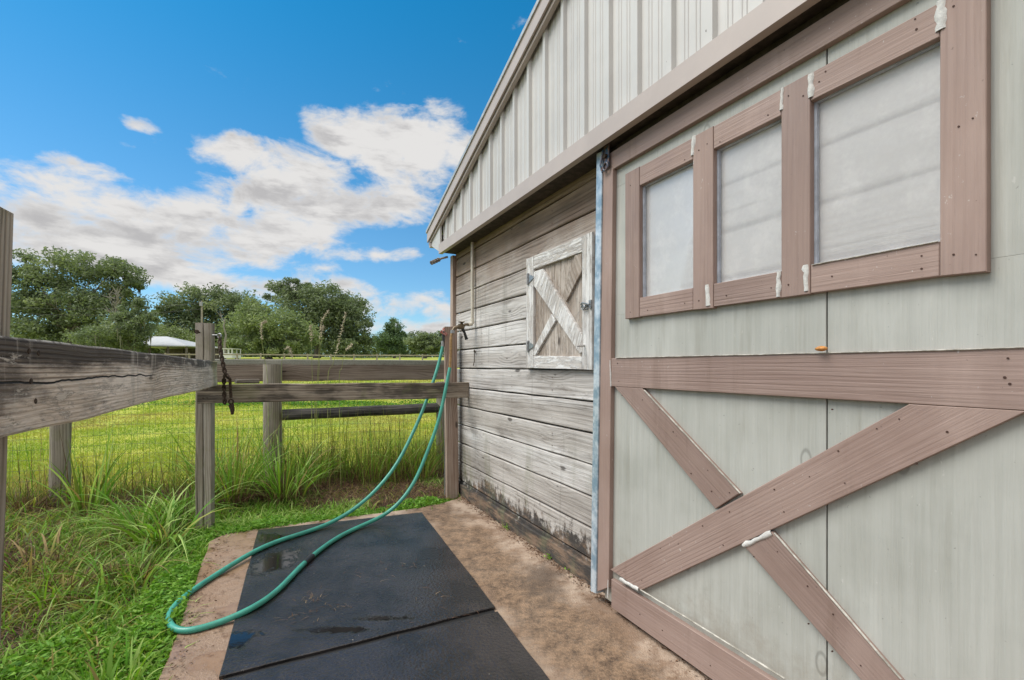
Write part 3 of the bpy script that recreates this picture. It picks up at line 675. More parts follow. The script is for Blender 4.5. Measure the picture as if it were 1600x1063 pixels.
# cross bracing
zc0, zc1 = bw(958, 604, DB)[1], bw(955, 560, DB)[1]; zbr = bw(952, 903, DB)[1]
strip('cross_rail', sz=[(S0+.1, zc0), (S1, zc0), (S1, zc1), (S0+.1, zc1)], th=TH_, nails=[(965, 568), (967, 596), (1575, 560), (1578, 600), (1570, 590), (1300, 640)])
strip('bottom_rail', sz=[(S0+.1, .03), (S1, .03), (S1, zbr), (S0+.1, zbr)], th=TH_, nails=[(1000, 960), (1035, 985), (1110, 1040)])
q1 = [bw(953.5, 890, DB), bw(1001, 922.8, DB), bw(1605, 642, DB), bw(1420, 631, DB)]
g_ = ((q1[2][0]-q1[1][0]), (q1[2][1]-q1[1][1]))
LBN = [(975, 893), (1003, 907), (1032, 857), (1060, 850), (1098, 822), (1140, 800), (1130, 852), (1210, 765), (1225, 800), (1265, 745), (1310, 705), (1370, 670), (1405, 655), (1320, 755), (1480, 675), (1432, 725)]
q1[2] = (max(q1[2][0], S0+.1), zc0-.001); q1[3] = (q1[3][0], zc0-.001)
strip('diagonal_brace', sz=q1, gd=g_, th=TH_, nails=LBN, label='long brace rising from the lower left corner')
q2 = [bw(960.5, 606, DB), bw(1003, 607, DB), bw(1154.5, 771.5, DB), bw(1117.5, 795.5, DB)]
q2[0] = (q2[0][0], zc0-.001); q2[1] = (q2[1][0], zc0-.001)
strip('diagonal_brace', sz=q2, gd=((q2[2][0]-q2[1][0]), (q2[2][1]-q2[1][1])), th=TH_, nails=[(972, 618), (1004, 625), (1030, 640), (1052, 675), (1080, 740), (1106, 735), (1112, 768), (1140, 770)], label='short brace running down from the cross rail')
def ext(p, q_, z): k_ = (z-p[1])/(q_[1]-p[1]); return (p[0]+(q_[0]-p[0])*k_, z)
l0, l1, r0, r1 = bw(1160, 851, DB), bw(1345, 1063, DB), bw(1205, 831, DB), bw(1405, 1063, DB)
strip('diagonal_brace', sz=[l0, ext(l0, l1, zbr+.001), ext(r0, r1, zbr+.001), r0], gd=((l1[0]-l0[0]), (l1[1]-l0[1])), th=TH_,
      nails=[(1178, 870), (1215, 862), (1262, 916), (1302, 960), (1263, 975), (1300, 1018), (1345, 1040)], label='short brace below the long one')
# filler smears (thin lumpy ridges)
def smear(uv, wd, name='filler_smear', D=DB-.004):
    mb = MB(); P_ = []
    for i in range(len(uv)-1):
        n_ = 7
        for k in range(n_+(i == len(uv)-2)):
            f = k/n_; P_.append((uv[i][0]*(1-f)+uv[i+1][0]*f, uv[i][1]*(1-f)+uv[i+1][1]*f))
    pts = [B(*(lambda sz: (sz[0], D, sz[1]))(bw(u, v, D))) for u, v in P_]
    vs = []; gs = []; n = len(pts)
    for i, p in enumerate(pts):
        d_ = (pts[min(i+1, n-1)]-pts[max(0, i-1)]).normalized(); sd_ = NW.cross(d_)
        w_ = wd*(.75+1.1*abs(noise.noise(Vector((i*.45, uv[0][0]*.1, 0)))))
        o1 = noise.noise(Vector((i*.7, uv[0][1], 3)))*wd*.5
        for (x, h) in ((-w_, -.004), (-w_*.75, .0004), (-w_*.1, .0013+.0008*noise.noise(Vector((i*.9, 0, 5)))), (w_*.6, .0008), (w_, -.004)):
            vs.append(p+sd_*(x+o1)+NW*h); gs.append((i*.02, x, 0))
    fs = [(i*5+q_, i*5+q_+1, i*5+q_+6, i*5+q_+5) for i in range(n-1) for q_ in range(4)]
    mb.add(vs, fs, gs, 0, True); mb.build(name, M['caulk' if name == 'filler_smear' else 'gap_paint'], door)
for uv, wd in (([(1084, 212), (1081, 243)], .0095), ([(1104, 445), (1106, 478)], .010), ([(1222, 137), (1220, 172)], .0065), ([(1216, 424), (1215, 464)], .0075),
               ([(1266, 115), (1266, 152)], .0085), ([(1258, 414), (1259, 455)], .0095), ([(1469, 0), (1470, 46)], .013),
               ([(953, 563), (954, 604)], .0035), ([(968, 905), (997, 922)], .010), ([(950, 906), (949, 934)], .004), ([(1160, 853), (1205, 833)], .0085),
              ):
    smear(uv, wd)
for uv, wd in (([(962, 559.5), (1100, 556), (1280, 552), (1440, 548), (1600, 543)], .0022), ([(1006, 610), (1081, 690), (1156, 771)], .0024), ([(1209, 833), (1301, 938), (1407, 1062)], .0028), ([(1000, 922), (1100, 983), (1225, 1061)], .0030),
               ([(1268, 414), (1366, 396), (1466, 377)], .0018),):
    smear(uv, wd, 'paint_gap')
# blue steel edge strip and roller bracket
strip('edge_strip', [(932, 240), (941, 236), (931, 928), (922.5, 924)], D=DB-.012, th=.05, m_='blue', gd=(0, 1))
mb = MB(); s_, z_ = bw(946, 262, DB-.02)
mb.bbox(s_-.022, s_+.022, DB-.016, DB-.010, z_-.0, z_+.13)
mb.ring(B(s_, DB-.02, z_+.005), NW, .020, .006, 14); mb.tube([B(s_+.02, DB-.02, z_+.1), B(s_+.03, DB-.03, z_+.02), B(s_+.02, DB-.025, z_-.02)], .005, 6)
mb.tube([B(s_, DB-.03, z_+.06), B(s_, DB, z_+.06)], .012, 8, 1)
mb.build('roller_bracket', [M['blue_dark'], M['rust']], door)
mb = MB(); mb.bbox(-1.8, S1+.12, DB+.03, DB+.06, 2.445, 2.472); mb.build('door_track', M['soffit'], barn)
# orange bracket fungus lump on the cross rail
mb = MB(); s_, z_ = bw(1281, 545, DB-.02); c_ = B(s_, DB-.012, z_)
vs = []; fs = []; gs = []
for i in range(7):
    th = math.pi*i/6
    for k in range(12):
        a = 2*math.pi*k/12; r_ = .019*math.sin(th)*(1+.2*noise.noise(Vector((i, k, 2))))
        vs.append(c_+DW*r_*math.cos(a)+NW*r_*math.sin(a)*.8+UP*(.008*math.cos(th)+.002*noise.noise(Vector((i*.8, k*.8, 0))))); gs.append((0, 0, 0))
for i in range(6):
    for k in range(12): fs.append((i*12+k, i*12+(k+1) % 12, (i+1)*12+(k+1) % 12, (i+1)*12+k))
mb.add(vs, fs, gs, 0, True)
mb.build('fungus', M['orange'], loc=c_, label='small orange fungus lump sitting on the cross rail of the sliding door', cat='fungus')

# ------------------------------------------------------------------ hatch in the wall
DH = DWALL-.012; hat = MB()
hat.bpoly([(823, 405), (924, 363), (924, 577), (822, 575)], DH, .012, (0, 1))
hatch = hat.build('hatch_door', M['hatch_panel'], barn, label='small square hatch with flaking white frame and cross brace')
def hs(name, uv, D=DH-.02, th=.0195, m_='hatch', gd=(1, 0)):
    return MB().bpoly(uv, D, th, gd).build(name, M[m_], hatch)
hs('frame_board', [(822.5, 405), (833, 401), (833, 575), (821.5, 575.5)], gd=(0, 1))
hs('frame_board', [(909.5, 369), (925, 362), (925, 578.5), (909.5, 577.5)], gd=(0, 1))
hs('frame_board', [(833.5, 400.5), (909, 369.5), (909, 394), (833.5, 421)])
hs('frame_board', [(833.5, 556), (909, 557.5), (909, 577.5), (833.5, 575.5)], m_='hatch')
hs('cross_brace', [(833.5, 425), (847, 420.5), (909, 524), (909, 551), (905, 552), (833.5, 446)], D=DH-.022, gd=(.5, -1))
hs('cross_brace', [(898, 399), (908.5, 396), (908.5, 424), (884, 472), (878.5, 462)], D=DH-.016, th=.0155, m_='hatch_panel', gd=(.5, 1))
hs('cross_brace', [(861, 491), (868, 501), (836, 555.5), (833.5, 555.5), (833.5, 545)], D=DH-.016, th=.0155, gd=(.5, 1))
for (u, v) in ((826, 436), (826, 541)):
    s_, z_ = bw(u, v, DH-.022); mb = MB()
    mb.bbox(s_-.008, s_+.018, DH-.027, DH-.0205, z_-.04, z_+.04); mb.prism([B(x, DH-.026, z) for x, z in ((s_-.008, z_-.03), (s_-.075, z_-.008), (s_-.075, z_+.008), (s_-.008, z_+.03))], NW, .004, DW)
    mb.tube([B(s_+.004, DH-.03, z_-.04), B(s_+.004, DH-.03, z_+.04)], .006, 8)
    mb.build('hinge', M['steel'], hatch)
s_, z_ = bw(915, 478, DH-.03); mb = MB()
mb.bbox(s_-.04, s_+.045, DH-.026, DH-.0205, z_-.004, z_+.008); mb.ring(B(s_+.02, DH-.035, z_-.006), NW, .015, .004, 14); mb.ring(B(s_-.01, DH-.035, z_-.012), DW, .013, .004, 14)
mb.tube([B(s_+.04, DH-.035, z_+.012), B(s_+.02, DH-.04, z_+.02), B(s_-.04, DH-.035, z_+.004)], .005, 8)
mb.bbox(s_-.05, s_-.03, DH-.03, DH-.02, z_-.02, z_+.03)
mb.build('latch', M['steel'], hatch)
s_, z_ = bw(914, 540, DH-.03); MB().tube([B(s_+.015, DH-.012, z_), B(s_+.02, DH-.075, z_-.003)], .006, 8).build('dowel', M['hatch'], hatch)

# ------------------------------------------------------------------ things on the wall
s_, z1_ = bw(738, 368, DWALL-.03); zlow = bw(739, 503, DWALL-.03)[1]
pipe = thing('water_pipe', B(s_, DWALL-.03, zlow-.05), 'cream plastic water pipe coming down the board wall to a dark tap', 'pipe')
mb = MB(); mb.tube([B(s_, DWALL-.03, 2.47), B(s_, DWALL-.03, 2.0), B(s_-.002, DWALL-.03, zlow+.015)], .0145, 12); mb.build('pipe', M['pvc'], pipe)
mb = MB(); e = B(s_-.002, DWALL-.03, zlow)
mb.tube([e+UP*.02, e-UP*.005, e-UP*.022+NW*.01, e-UP*.027+NW*.04], .0185, 12); mb.build('elbow', M['pvc'], pipe)
mb = MB(); tp_ = e-UP*.027+NW*.04; tapc = tp_+NW*.06+DW*.02-UP*.02

mb.tube([tp_, tp_+NW*.03, tapc], .013, 10); mb.tube([tapc-NW*.02, tapc+NW*.03], .026, 12)
mb.tube([tapc, tapc+UP*.03, tapc+UP*.035], [.012, .012, .02], 10)
for k in range(5):
    a = k*2*math.pi/5; mb.tube([tapc+UP*.04, tapc+UP*.045+(DW*math.cos(a)+NW*math.sin(a))*.03], .005, 6)
mb.tube([tapc+NW*.02, tapc+NW*.07-UP*.015, tapc+NW*.09-UP*.045], [.018, .017, .014], 10)
mb.build('tap', [M['brass'], M['rust']], pipe)
TAP2 = tapc+NW*.09-UP*.045
mb = MB(); mb.tube([tapc-NW*.005-UP*.01, tapc-NW*.03-UP*.06, tapc-NW*.05-UP*.12], [.016, .012, .016], 8); mb.build('tap_lever', M['black_rubber'], pipe)
s_, z_ = bw(743, 551, DWALL); mb = MB()
c_ = B(s_, DWALL-.012, z_)
mb.tube([c_, B(s_, DWALL-.012, z_-.08), B(s_+.004, DWALL-.02, z_-.125)], .004, 6); mb.ring(c_+UP*.012, NW, .010, .004, 12)
mb.tube([c_+UP*.012, B(s_-.03, DWALL-.018, z_+.012), B(s_-.045, DWALL-.02, z_-.004)], .0035, 6); mb.tube([c_+UP*.012+NW*.004, c_+UP*.012-NW*.02], .0035, 6)
mb.build('gate_hook', M['rust'], loc=c_, label='rusty hook and eye hanging on the boards left of the hatch', cat='hook')
# cord insulator poking out under the corner of the eave
mb = MB(); a = yp(690, 404, 4.7); b = yp(674, 411, 4.6)
mb.tube([a+Vector((.06, .02, .02)), a, b], .011, 8)
for k in range(4): mb.tube([b.lerp(a, k*.22), b.lerp(a, k*.22+.08)], [.022, .022], 10)
mb.build('insulator', M['stub'], loc=b, label='small knobbly insulator sticking out under the corner of the eave', cat='insulator')

# ------------------------------------------------------------------ yard fence: near rail, gate post, cross rail, corner post
yard = thing('yard_fence', gp(320, 826), 'grey timber yard fence with a thick weathered rail reaching the left edge', 'fence')
A0 = Vector((-.95, .855, 0)); A1 = Vector((-2.372, 3.71, 0)); ad = (A1-A0).normalized(); an = Vector((-ad.y, ad.x, 0))
if an.x > 0: an = -an                                # an points away from the camera side
mb = MB(); st = A0-ad*.55+an*.022; en = A1+an*.022
mb.plank(st+UP*1.265, en+UP*1.243, .197, .044, UP, seg=130, ch=.006, jit=.0028)
for (u, v) in ((45, 549), (60, 552), (48, 596), (55, 627)):
    r = Vector(((u-CU)/F, 1, (HV-v)/F)); t_ = (A0-Vector()).dot(an)/r.dot(an); p = Vector((0, 0, EYE))+r*t_; p.z = EYE+r.z*t_
    mb.nail(p, -an, .006, 1)
mb.build('rail', [M['near'], M['rust']], yard, label='thick cracked rail running away from the viewer')
pc = Vector((-1.045, .97, 0))
mb = MB(); c_ = pc+an*.055-ad*.055
mb.plank(c_+Vector((-.055, 0, -.1)), c_+Vector((.003, 0, 1.62)), .11, .11, ad, ch=.006, jit=.003); mb.build('post', M['post'], yard)
gpx = [yp(307.5, 573, 3.71).x, yp(333.5, 573, 3.71).x]; gx = sum(gpx)/2*3.76/3.71; gw = gpx[1]-gpx[0]
mb = MB(); base_y = 3.76
ax_ = Vector((.92, .39, 0)).normalized()
mb.plank(Vector((gx-.031, base_y, -.1)), Vector((gx-.031, base_y, 1.655)), .056, .07, Vector((1, .12, 0)), ch=.004, jit=.003)
mb.plank(Vector((gx+.029, base_y+.008, -.1)), Vector((gx+.029, base_y+.008, 1.652)), .056, .07, Vector((1, .12, 0)), ch=.004, jit=.003)
mb.tube([Vector((gx-.012, base_y-.045, 1.575)), Vector((gx-.012, base_y-.085, 1.578))], [.006, .006], 8, 1)
mb.tube([Vector((gx-.012, base_y-.080, 1.578)), Vector((gx-.012, base_y-.088, 1.578))], [.018, .016], 10, 1)
mb.build('post', [M['post'], M['rust']], yard, label='double post where the chain hangs')
r0_ = yp(309, 573, 3.66); r1_ = Vector((-.428, 4.50, 0)); r0_.z = 0
mb = MB(); mb.plank(r0_+UP*1.082, r1_+UP*1.072, .150, .04, UP, seg=60, ch=.005, jit=.003)
for dx in (.03, .05):
    for z_ in (1.12, 1.05): mb.nail(r0_.lerp(r1_, dx*.6)+UP*z_+Vector((.39, -.92, 0))*.0205, Vector((.39, -.92, 0)), .005, 1)
mb.build('rail', [M['rail'], M['rust']], yard, label='lower rail crossing to the barn corner')
cp0 = gp(709, 772); mb = MB()
mb.plank(Vector((-.605, 4.66, -.1)), Vector((-.625, 4.66, 1.70)), .12, .1, Vector((1, .3, 0)), ch=.004, jit=.003); mb.build('post', [M['brown_post']], yard, label='reddish brown post at the barn corner')

# offcut resting on the rail
p0 = r0_.lerp(r1_, .17); p1 = r0_.lerp(r1_, .245)
a = yp(368, 597, 3.86); b = yp(404, 598, 3.99); a.z = b.z = 1.1785
MB().plank(a, b, .036, .05, UP, ch=.006, jit=.004).build('wood_offcut', M['stub'], loc=a.lerp(b, .5)-UP*.018, label='short wood offcut lying on top of the lower rail', cat='offcut')

# rusty chain with snap hook
ch = thing('rusty_chain', yp(345, 523, 3.7), 'rusty chain with a snap hook hanging beside the double post', 'chain')
path = [yp(u, v, y) for u, v, y in ((343, 528, 3.66), (344, 545, 3.62), (347, 562, 3.60), (350, 577, 3.59), (353, 586, 3.58), (359, 592, 3.57), (361, 600, 3.57), (361, 612, 3.58), (361, 622, 3.58))]
mb = MB(); mb.tube([yp(332, 524, 3.72), yp(340, 524, 3.70)], .006, 8); mb.ring(yp(343, 525, 3.70), Vector((.3, 1, 0)), .018, .006, 14); mb.build('eye_bolt', M['steel'], ch)
def links(mb, path, n, lr=.019, wr_=.0068):
    L_ = [0]
    for i in range(1, len(path)): L_.append(L_[-1]+(path[i]-path[i-1]).length)
    for k in range(n):
        l = L_[-1]*(k+.5)/n; i = max(j for j in range(len(L_)) if L_[j] <= l); i = min(i, len(path)-2)
        f = (l-L_[i])/(L_[i+1]-L_[i]); p = path[i].lerp(path[i+1], f); d_ = (path[i+1]-path[i]).normalized()
        sd_ = d_.cross(Vector((0, 1, 0)) if k % 2 else Vector((1, .6, 0))).normalized()
        pts = [p+d_*math.sin(a)*lr*1.25+sd_*math.cos(a)*lr*.62 for a in [2*math.pi*q_/12 for q_ in range(13)]]
        mb.tube(pts, wr_, 6, 0, True, False)
mb = MB(); links(mb, path[:6], 15); mb.build('chain', M['rust'], ch)
mb = MB(); links(mb, [yp(350, 588, 3.59), yp(350, 605, 3.60), yp(351, 630, 3.61)], 8, .017, .007); mb.build('chain', M['rust'], ch)
mb = MB(); mb.plank(path[5], path[8], .022, .012, Vector((1, 0, 0)), ch=.003)
mb.ring(yp(361, 628, 3.58), Vector((0, 1, 0)), .018, .007, 12); mb.tube([yp(361, 632, 3.58), yp(363, 640, 3.58), yp(363, 648, 3.58)], [.020, .017, .010], 8)
mb.build('snap_hook', M['rust'], ch)

# ------------------------------------------------------------------ pasture fence behind
pf = thing('pasture_fence', Vector((-2.7, 5.2, -.05)), 'wire mesh pasture fence with round posts behind the yard fence', 'fence')
FP = Vector((-2.70, 5.25, 0)); fd = Vector((2.36, 1, 0)).normalized()
def fpt(k): return FP+fd*k
def fu(u):                                           # where a sight line at column u meets the fence line
    a = (u-CU)/F; k = (a*FP.y-FP.x)/(fd.x-a*fd.y); return k
def rpost(mb, u, top, r, lean=0, m_=0):
    p = fpt(fu(u)); n_ = 12
    pts = [p+UP*(-.15+(top+.15)*i/n_)+Vector((lean*i/n_, 0, 0)) for i in range(n_+1)]
    mb.tube(pts, [r*(1+.05*noise.noise(Vector((i*.5, u, 0)))) for i in range(n_+1)], 14, m_)
for u, top, r in ((93, 1.31, .078), (426, 1.325, .098), (690, 1.1, .07)):
    mb = MB(); rpost(mb, u, top, r, .0 if u > 100 else .02); mb.build('post', M['post'], pf)
k0 = fu(70); k1 = fu(697); off = Vector((fd.y, -fd.x, 0))*-.0
rk = Vector((-fd.y, fd.x, 0))                        # behind the posts
mb = MB(); a = fpt(fu(30))+rk*.12; b = fpt(k1)+rk*.12; mb.plank(fpt(k0)+rk*.12+UP*1.26, b+UP*1.255, .255, .04, UP, ch=.006, jit=.005); mb.build('top_rail', M['lichen'], pf)
mb = MB(); a = fpt(fu(441)); b = fpt(fu(696)); n_ = 16
mb.tube([a.lerp(b, i/n_)+UP*(.745+.02*i/n_+.002*math.sin(i)) for i in range(n_+1)], [.064*(1+.06*noise.noise(Vector((i*.6, 0, 3)))) for i in range(n_+1)], 12)
mb.build('round_rail', M['black_rail'], pf)
mb = MB(); k = fu(-120); kE = fu(700); wires = []
ksp = np.arange(k, kE, .051)
for kk in ksp:
    p = fpt(kk)+rk*.09; mb.tube([p+UP*(-.05), p+UP*.5+rk*.008*math.sin(kk*9), p+UP*1.14], .00125, 3, 0, False, False)
for j in range(12):
    z = -.02+j*.102; n_ = 40
    mb.tube([fpt(k+(kE-k)*i/n_)+rk*(.09+.008*math.sin(i*.9+j))+UP*(z+.008*math.sin(i*.7)) for i in range(n_+1)], .0014, 3, 0, False, False)
mb.build('wire_mesh', M['wire'], pf)

# ------------------------------------------------------------------ hose and hydrant tap behind the corner post
hy = thing('hydrant_tap', gp(693, 772)+Vector((0, .12, 0)), 'red handled tap on a standpipe behind the brown corner post', 'tap')
hp = yp(694, 530, 4.62)
mb = MB(); mb.tube([Vector((hp.x, hp.y+.09, -.05)), Vector((hp.x, hp.y+.09, 1.6)), hp+Vector((0, .05, .03)), hp+Vector((0, 0, .03))], .013, 8); mb.build('standpipe', M['steel'], hy)
mb = MB(); mb.tube([hp+UP*.09, hp+UP*.03, hp-UP*.03], [.018, .024, .018], 10); mb.tube([hp+UP*.06, hp+Vector((.0, -.04, .07))], .01, 8); mb.build('valve', M['black_rubber'], hy)
mb = MB(); mb.plank(hp+Vector((-.03, -.04, .075)), hp+Vector((.03, -.02, .04)), .03, .014, UP, ch=.004); mb.tube([hp+UP*.05, hp+UP*.11], [.022, .017], 10); mb.build('handle', M['red'], hy)

gzv = TH+.016
S_A = [(692, 540), (688, 560), (682, 582), (675, 602), (668, 622), (659.5, 645), (651, 664), (642.6, 682), (633, 702), (622.8, 721), (611, 739), (597.4, 755), (585, 769), (572, 780.7), (556, 794), (538, 806), (516, 818), (493, 827), (465, 836), (436.5, 844), (408, 856), (384, 868.7), (352, 889), (322.5, 908), (297, 925), (277, 941), (265, 955), (262, 968), (266, 979), (277, 985.5), (292, 986), (306, 984), (328, 978), (351, 970), (375, 960), (396.8, 949), (418, 936), (438, 920), (453, 903), (468, 887), (483, 873), (500, 859), (518.3, 845.6), (536, 835), (555, 826), (576, 817), (597.4, 807.5), (614, 796), (628.5, 780.7), (641, 765), (651, 747), (660, 727), (668, 704.5), (679, 679), (687.7, 651), (693, 625), (698, 600), (703, 575)]
def hose_pt(i):
    u, v = S_A[i]
    ga, gb_ = 16, 45                                 # resting on the mats between these
    if ga <= i <= gb_: 
        p = gp(u, v, gzv)
        if p.dot(-NW) < -.22: p = gp(u, v, .016)
        return p
    if i < ga:
        y0, y1 = hp.y, gp(*S_A[ga], gzv).y; f = i/ga; return yp(u, v, y0+(y1-y0)*f**1.15)
    y0, y1 = gp(*S_A[gb_], gzv).y, TAP2.y; f = (i-gb_)/(len(S_A)-1-gb_); return yp(u, v, y0+(y1-y0)*f**.9)
HP = [hose_pt(i) for i in range(len(S_A))]
def smooth_path(P, n=4):
    out_ = []
    for i in range(len(P)-1):
        a, b, c_, d_ = P[max(i-1, 0)], P[i], P[i+1], P[min(i+2, len(P)-1)]
        for k in range(n):
            t_ = k/n; out_.append(.5*((2*b)+(c_-a)*t_+(2*a-5*b+4*c_-d_)*t_*t_+(3*b-a-3*c_+d_)*t_**3))
    return out_+[P[-1]]
def relax(P, it=2):
    for _ in range(it): P = [P[0]]+[(P[i-1]+P[i]*2+P[i+1])/4 for i in range(1, len(P)-1)]+[P[-1]]
    return P
hose = thing('garden_hose', gp(400, 940), 'green garden hose looped across the black mats up to the taps', 'hose')
HS = relax(smooth_path(relax(HP, 1)))
cpl = 40*4
MB().tube(HS, .0155, 14).build('tube', M['hose'], hose)
MB().tube([HS[i] for i in range(cpl-2, cpl+2)], .0182, 14).build('coupling', M['black_rubber'], hose, label='black repair coupling')
end = HS[-1]; MB().tube(smooth_path([end, end.lerp(TAP2, .35)+NW*.0+UP*.02, end.lerp(TAP2, .8)+NW*.01, TAP2]), .0125, 12).build('leader', M['hose_brown'], hose, label='yellow brown leader below the tap')
MB().tube([TAP2-UP*.02-DW*.0, TAP2+UP*.01], .02, 12).build('fitting', M['steel'], hose)
MB().tube([HS[0]-UP*.01, HS[0]+UP*.045], .019, 12).build('fitting', M['steel'], hose)

# ------------------------------------------------------------------ grass
def blades(name, mt, bx, by, h, wd, lean, tone, bz=None, seg=3, parent=None, dirs=None, curl=1.0, **tags):
    n = len(bx); a = rng.uniform(0, 2*math.pi, n) if dirs is None else dirs
    z0 = gz(bx, by) if bz is None else bz
    ca, sa = np.cos(a), np.sin(a); fa = rng.uniform(0, 2*math.pi, n); cf, sf = np.cos(fa), np.sin(fa)
    V = []; rows = []
    for k in range(seg+1):
        f = k/seg; hr = lean*(f**1.6)*h; zz = h*(f-.5*lean*curl*f*f*f)
        ww = wd*(1-f**1.8)*.5 if k < seg else np.zeros(n)
        cx, cy = bx+ca*hr, by+sa*hr; cz = z0+zz-.01
        if k < seg:
            V.append(np.stack([cx-cf*ww, cy-sf*ww, cz], -1)); V.append(np.stack([cx+cf*ww, cy+sf*ww, cz], -1))
        else: V.append(np.stack([cx, cy, cz], -1))
    nv = 2*seg+1; VV = np.stack(V, 1).reshape(-1, 3); base = np.arange(n)*nv
    quads = np.concatenate([np.stack([base+2*k, base+2*k+1, base+2*k+3, base+2*k+2], -1) for k in range(seg-1)])
    tris = np.stack([base+2*(seg-1), base+2*(seg-1)+1, base+2*seg], -1)
    tn = np.repeat(tone, nv)
    return np_mesh(name, mt, VV, [quads, tris], tn, parent, **tags)

def fnoise(x, y, sc_, seed):                          # cheap smooth noise, 0..1
    r = np.random.default_rng(seed); v = np.zeros_like(x)
    for i in range(6):
        a = r.uniform(0, 6.28); k = sc_*(1+.5*i)*r.uniform(.8, 1.2); v += np.sin((x*math.cos(a)+y*math.sin(a))*k+r.uniform(0, 6.28))/(1+.35*i)
    return .5+v/5.2
nwx, nwy = -NW.x, -NW.y
def Dof(x, y): return x*nwx+y*nwy
def Sof(x, y): return x*DW.x+y*DW.y
def on_slab(x, y, m_=0.0):
    D = Dof(x, y); S_ = Sof(x, y)
    rx = [p.x for p in rear]; ry = [p.y for p in rear]
    yr = np.interp(x, rx, ry)
    return (D > DL+m_) & (y < yr-m_) 
def scatter(n, x0, x1, y0, y1):
    return rng.uniform(x0, x1, n), rng.uniform(y0, y1, n)

# yard grass on the left
def sel(x, y, *c): m_ = np.ones(len(x), bool); [m_.__iand__(k) for k in c]; return x[m_], y[m_]
def fence_side(x, y): return (x-FP.x)*rk.x+(y-FP.y)*rk.y     # positive beyond the pasture fence
x, y = scatter(330000, -6.5, .4, .6, 6.6)
inview = (np.abs(x) < y*1.2+.6)
x, y = sel(x, y, ~on_slab(x, y, .015), inview, fence_side(x, y) < .35, Dof(x, y) < 1.75, x > -6)
nearw = np.clip(1.25-.12*np.hypot(x, y), .35, 1)
fs_ = fence_side(x, y)
litter = ((fnoise(x, y, 2.2, 3) > .66) & (Dof(x, y) < -.9)) | ((fs_ > -.6+.4*fnoise(x, y, 3, 50)) & (fs_ < .15)) | ((np.abs(x+1.25) < .75) & (np.abs(y-4.85) < .42+.15*np.sin(x*9)))
keep = rng.random(len(x)) < np.where(litter, .15, .55)*nearw
x, y = x[keep], y[keep]; lt = litter[keep]; nn = len(x)
edge_near = np.exp(-np.clip(DL-Dof(x, y), 0, 9)/.35)
nb_ = fnoise(x, y, 3.1, 5)
h = (.035+.06*nb_+.09*rng.random(nn)**3)*(1+.5*(Dof(x, y) < -1.2))
tone = np.clip(.62+.2*edge_near+.5*(fnoise(x, y, 7, 9)-.5)+.4*rng.normal(0, .5, nn)-.30*(1-edge_near)*(fnoise(x, y, 2.6, 8) > .5), .02, 1)
tone = np.where(lt, rng.uniform(.05, .6, nn), tone)
blades('yard_grass', M['grass'], x, y, h, rng.uniform(.006, .014, nn), rng.uniform(.3, 1.5, nn), tone, kind='stuff', label='short green and straw coloured grass left of the slab')
# longer broad blades mixed in the yard
x, y = scatter(30000, -6.0, .3, .9, 6.0)
x, y = sel(x, y, ~on_slab(x, y, -.0), np.abs(x) < y*1.2+.4, fence_side(x, y) < .2, Dof(x, y) < -.7, fnoise(x, y, 1.9, 12) > .46)
keep = rng.random(len(x)) < .5; x, y = x[keep], y[keep]; nn = len(x)
blades('rough_grass', M['grass'], x, y, rng.uniform(.08, .26, nn)*(.6+fnoise(x, y, 2, 4)), rng.uniform(.007, .015, nn), rng.uniform(.4, 1.4, nn), np.clip(rng.normal(.62, .3, nn), .05, 1), seg=5, kind='stuff', label='longer rough grass blades in the yard verge')
# dry litter and dead stalks lying about
x, y = scatter(95000, -6.0, .2, .9, 6.2)
fs_ = fence_side(x, y)
lm = ((fnoise(x, y, 2.2, 3) > .62) & (Dof(x, y) < -.85)) | ((fs_ > -.6+.4*fnoise(x, y, 3, 50)) & (fs_ < .2)) | ((np.abs(x+1.25) < .85) & (np.abs(y-4.9) < .55))
x, y = sel(x, y, lm, ~on_slab(x, y, .0), np.abs(x) < y*1.2+.4, fence_side(x, y) < .3); nn = len(x)
blades('dead_litter', M['straw'], x, y, rng.uniform(.03, .12, nn), rng.uniform(.002, .006, nn), rng.uniform(1.2, 2.6, nn), rng.uniform(0, 1, nn)**1.6*.9, bz=gz(x, y)+rng.uniform(0, .03, nn), curl=.7, kind='stuff', label='brown dead grass litter under the fences')
# creeping weeds: low leafy mass hugging the slab edge and the far end
def leaves(name, mt, cx, cy, cz, size, tone, parent=None, flat=.6, **tags):
    n = len(cx); d = rng.normal(0, 1, (n, 3)); d[:, 2] *= (1-flat); d /= np.linalg.norm(d, axis=1)[:, None]+1e-9
    e = rng.normal(0, 1, (n, 3)); e[:, 2] *= (1-flat*.7); e -= d*(e*d).sum(1)[:, None]; e /= np.linalg.norm(e, axis=1)[:, None]+1e-9
    C = np.stack([cx, cy, cz], -1); s_ = size[:, None]
    V = np.stack([C-d*s_, C+e*s_*.38-d*s_*.1, C+d*s_, C-e*s_*.38-d*s_*.1], 1).reshape(-1, 3); b = np.arange(n)*4
    return np_mesh(name, mt, V, [np.stack([b, b+1, b+2, b+3], -1)], np.repeat(tone, 4), parent, **tags)
x, y = scatter(230000, -5, .2, .7, 5.6)
e_ = DL-Dof(x, y); yr = np.interp(x, [p.x for p in rear], [p.y for p in rear]); e2 = y-yr
m1 = (e_ > -.005) & (e_ < .12+.75*fnoise(x, y, 1.7, 21)**1.3) & (y < yr+.5)
m2 = (e2 > -.04) & (e2 < .08+.45*fnoise(x, y, 3.0, 22)*(x > -1.25)+.12) & (e_ < .25) & (Dof(x, y) < 1.75)
x, y = sel(x, y, m1 | m2); keep = rng.random(len(x)) < .95; x, y = x[keep], y[keep]; nn = len(x)
hh = .09*fnoise(x, y, 6, 23)+.02
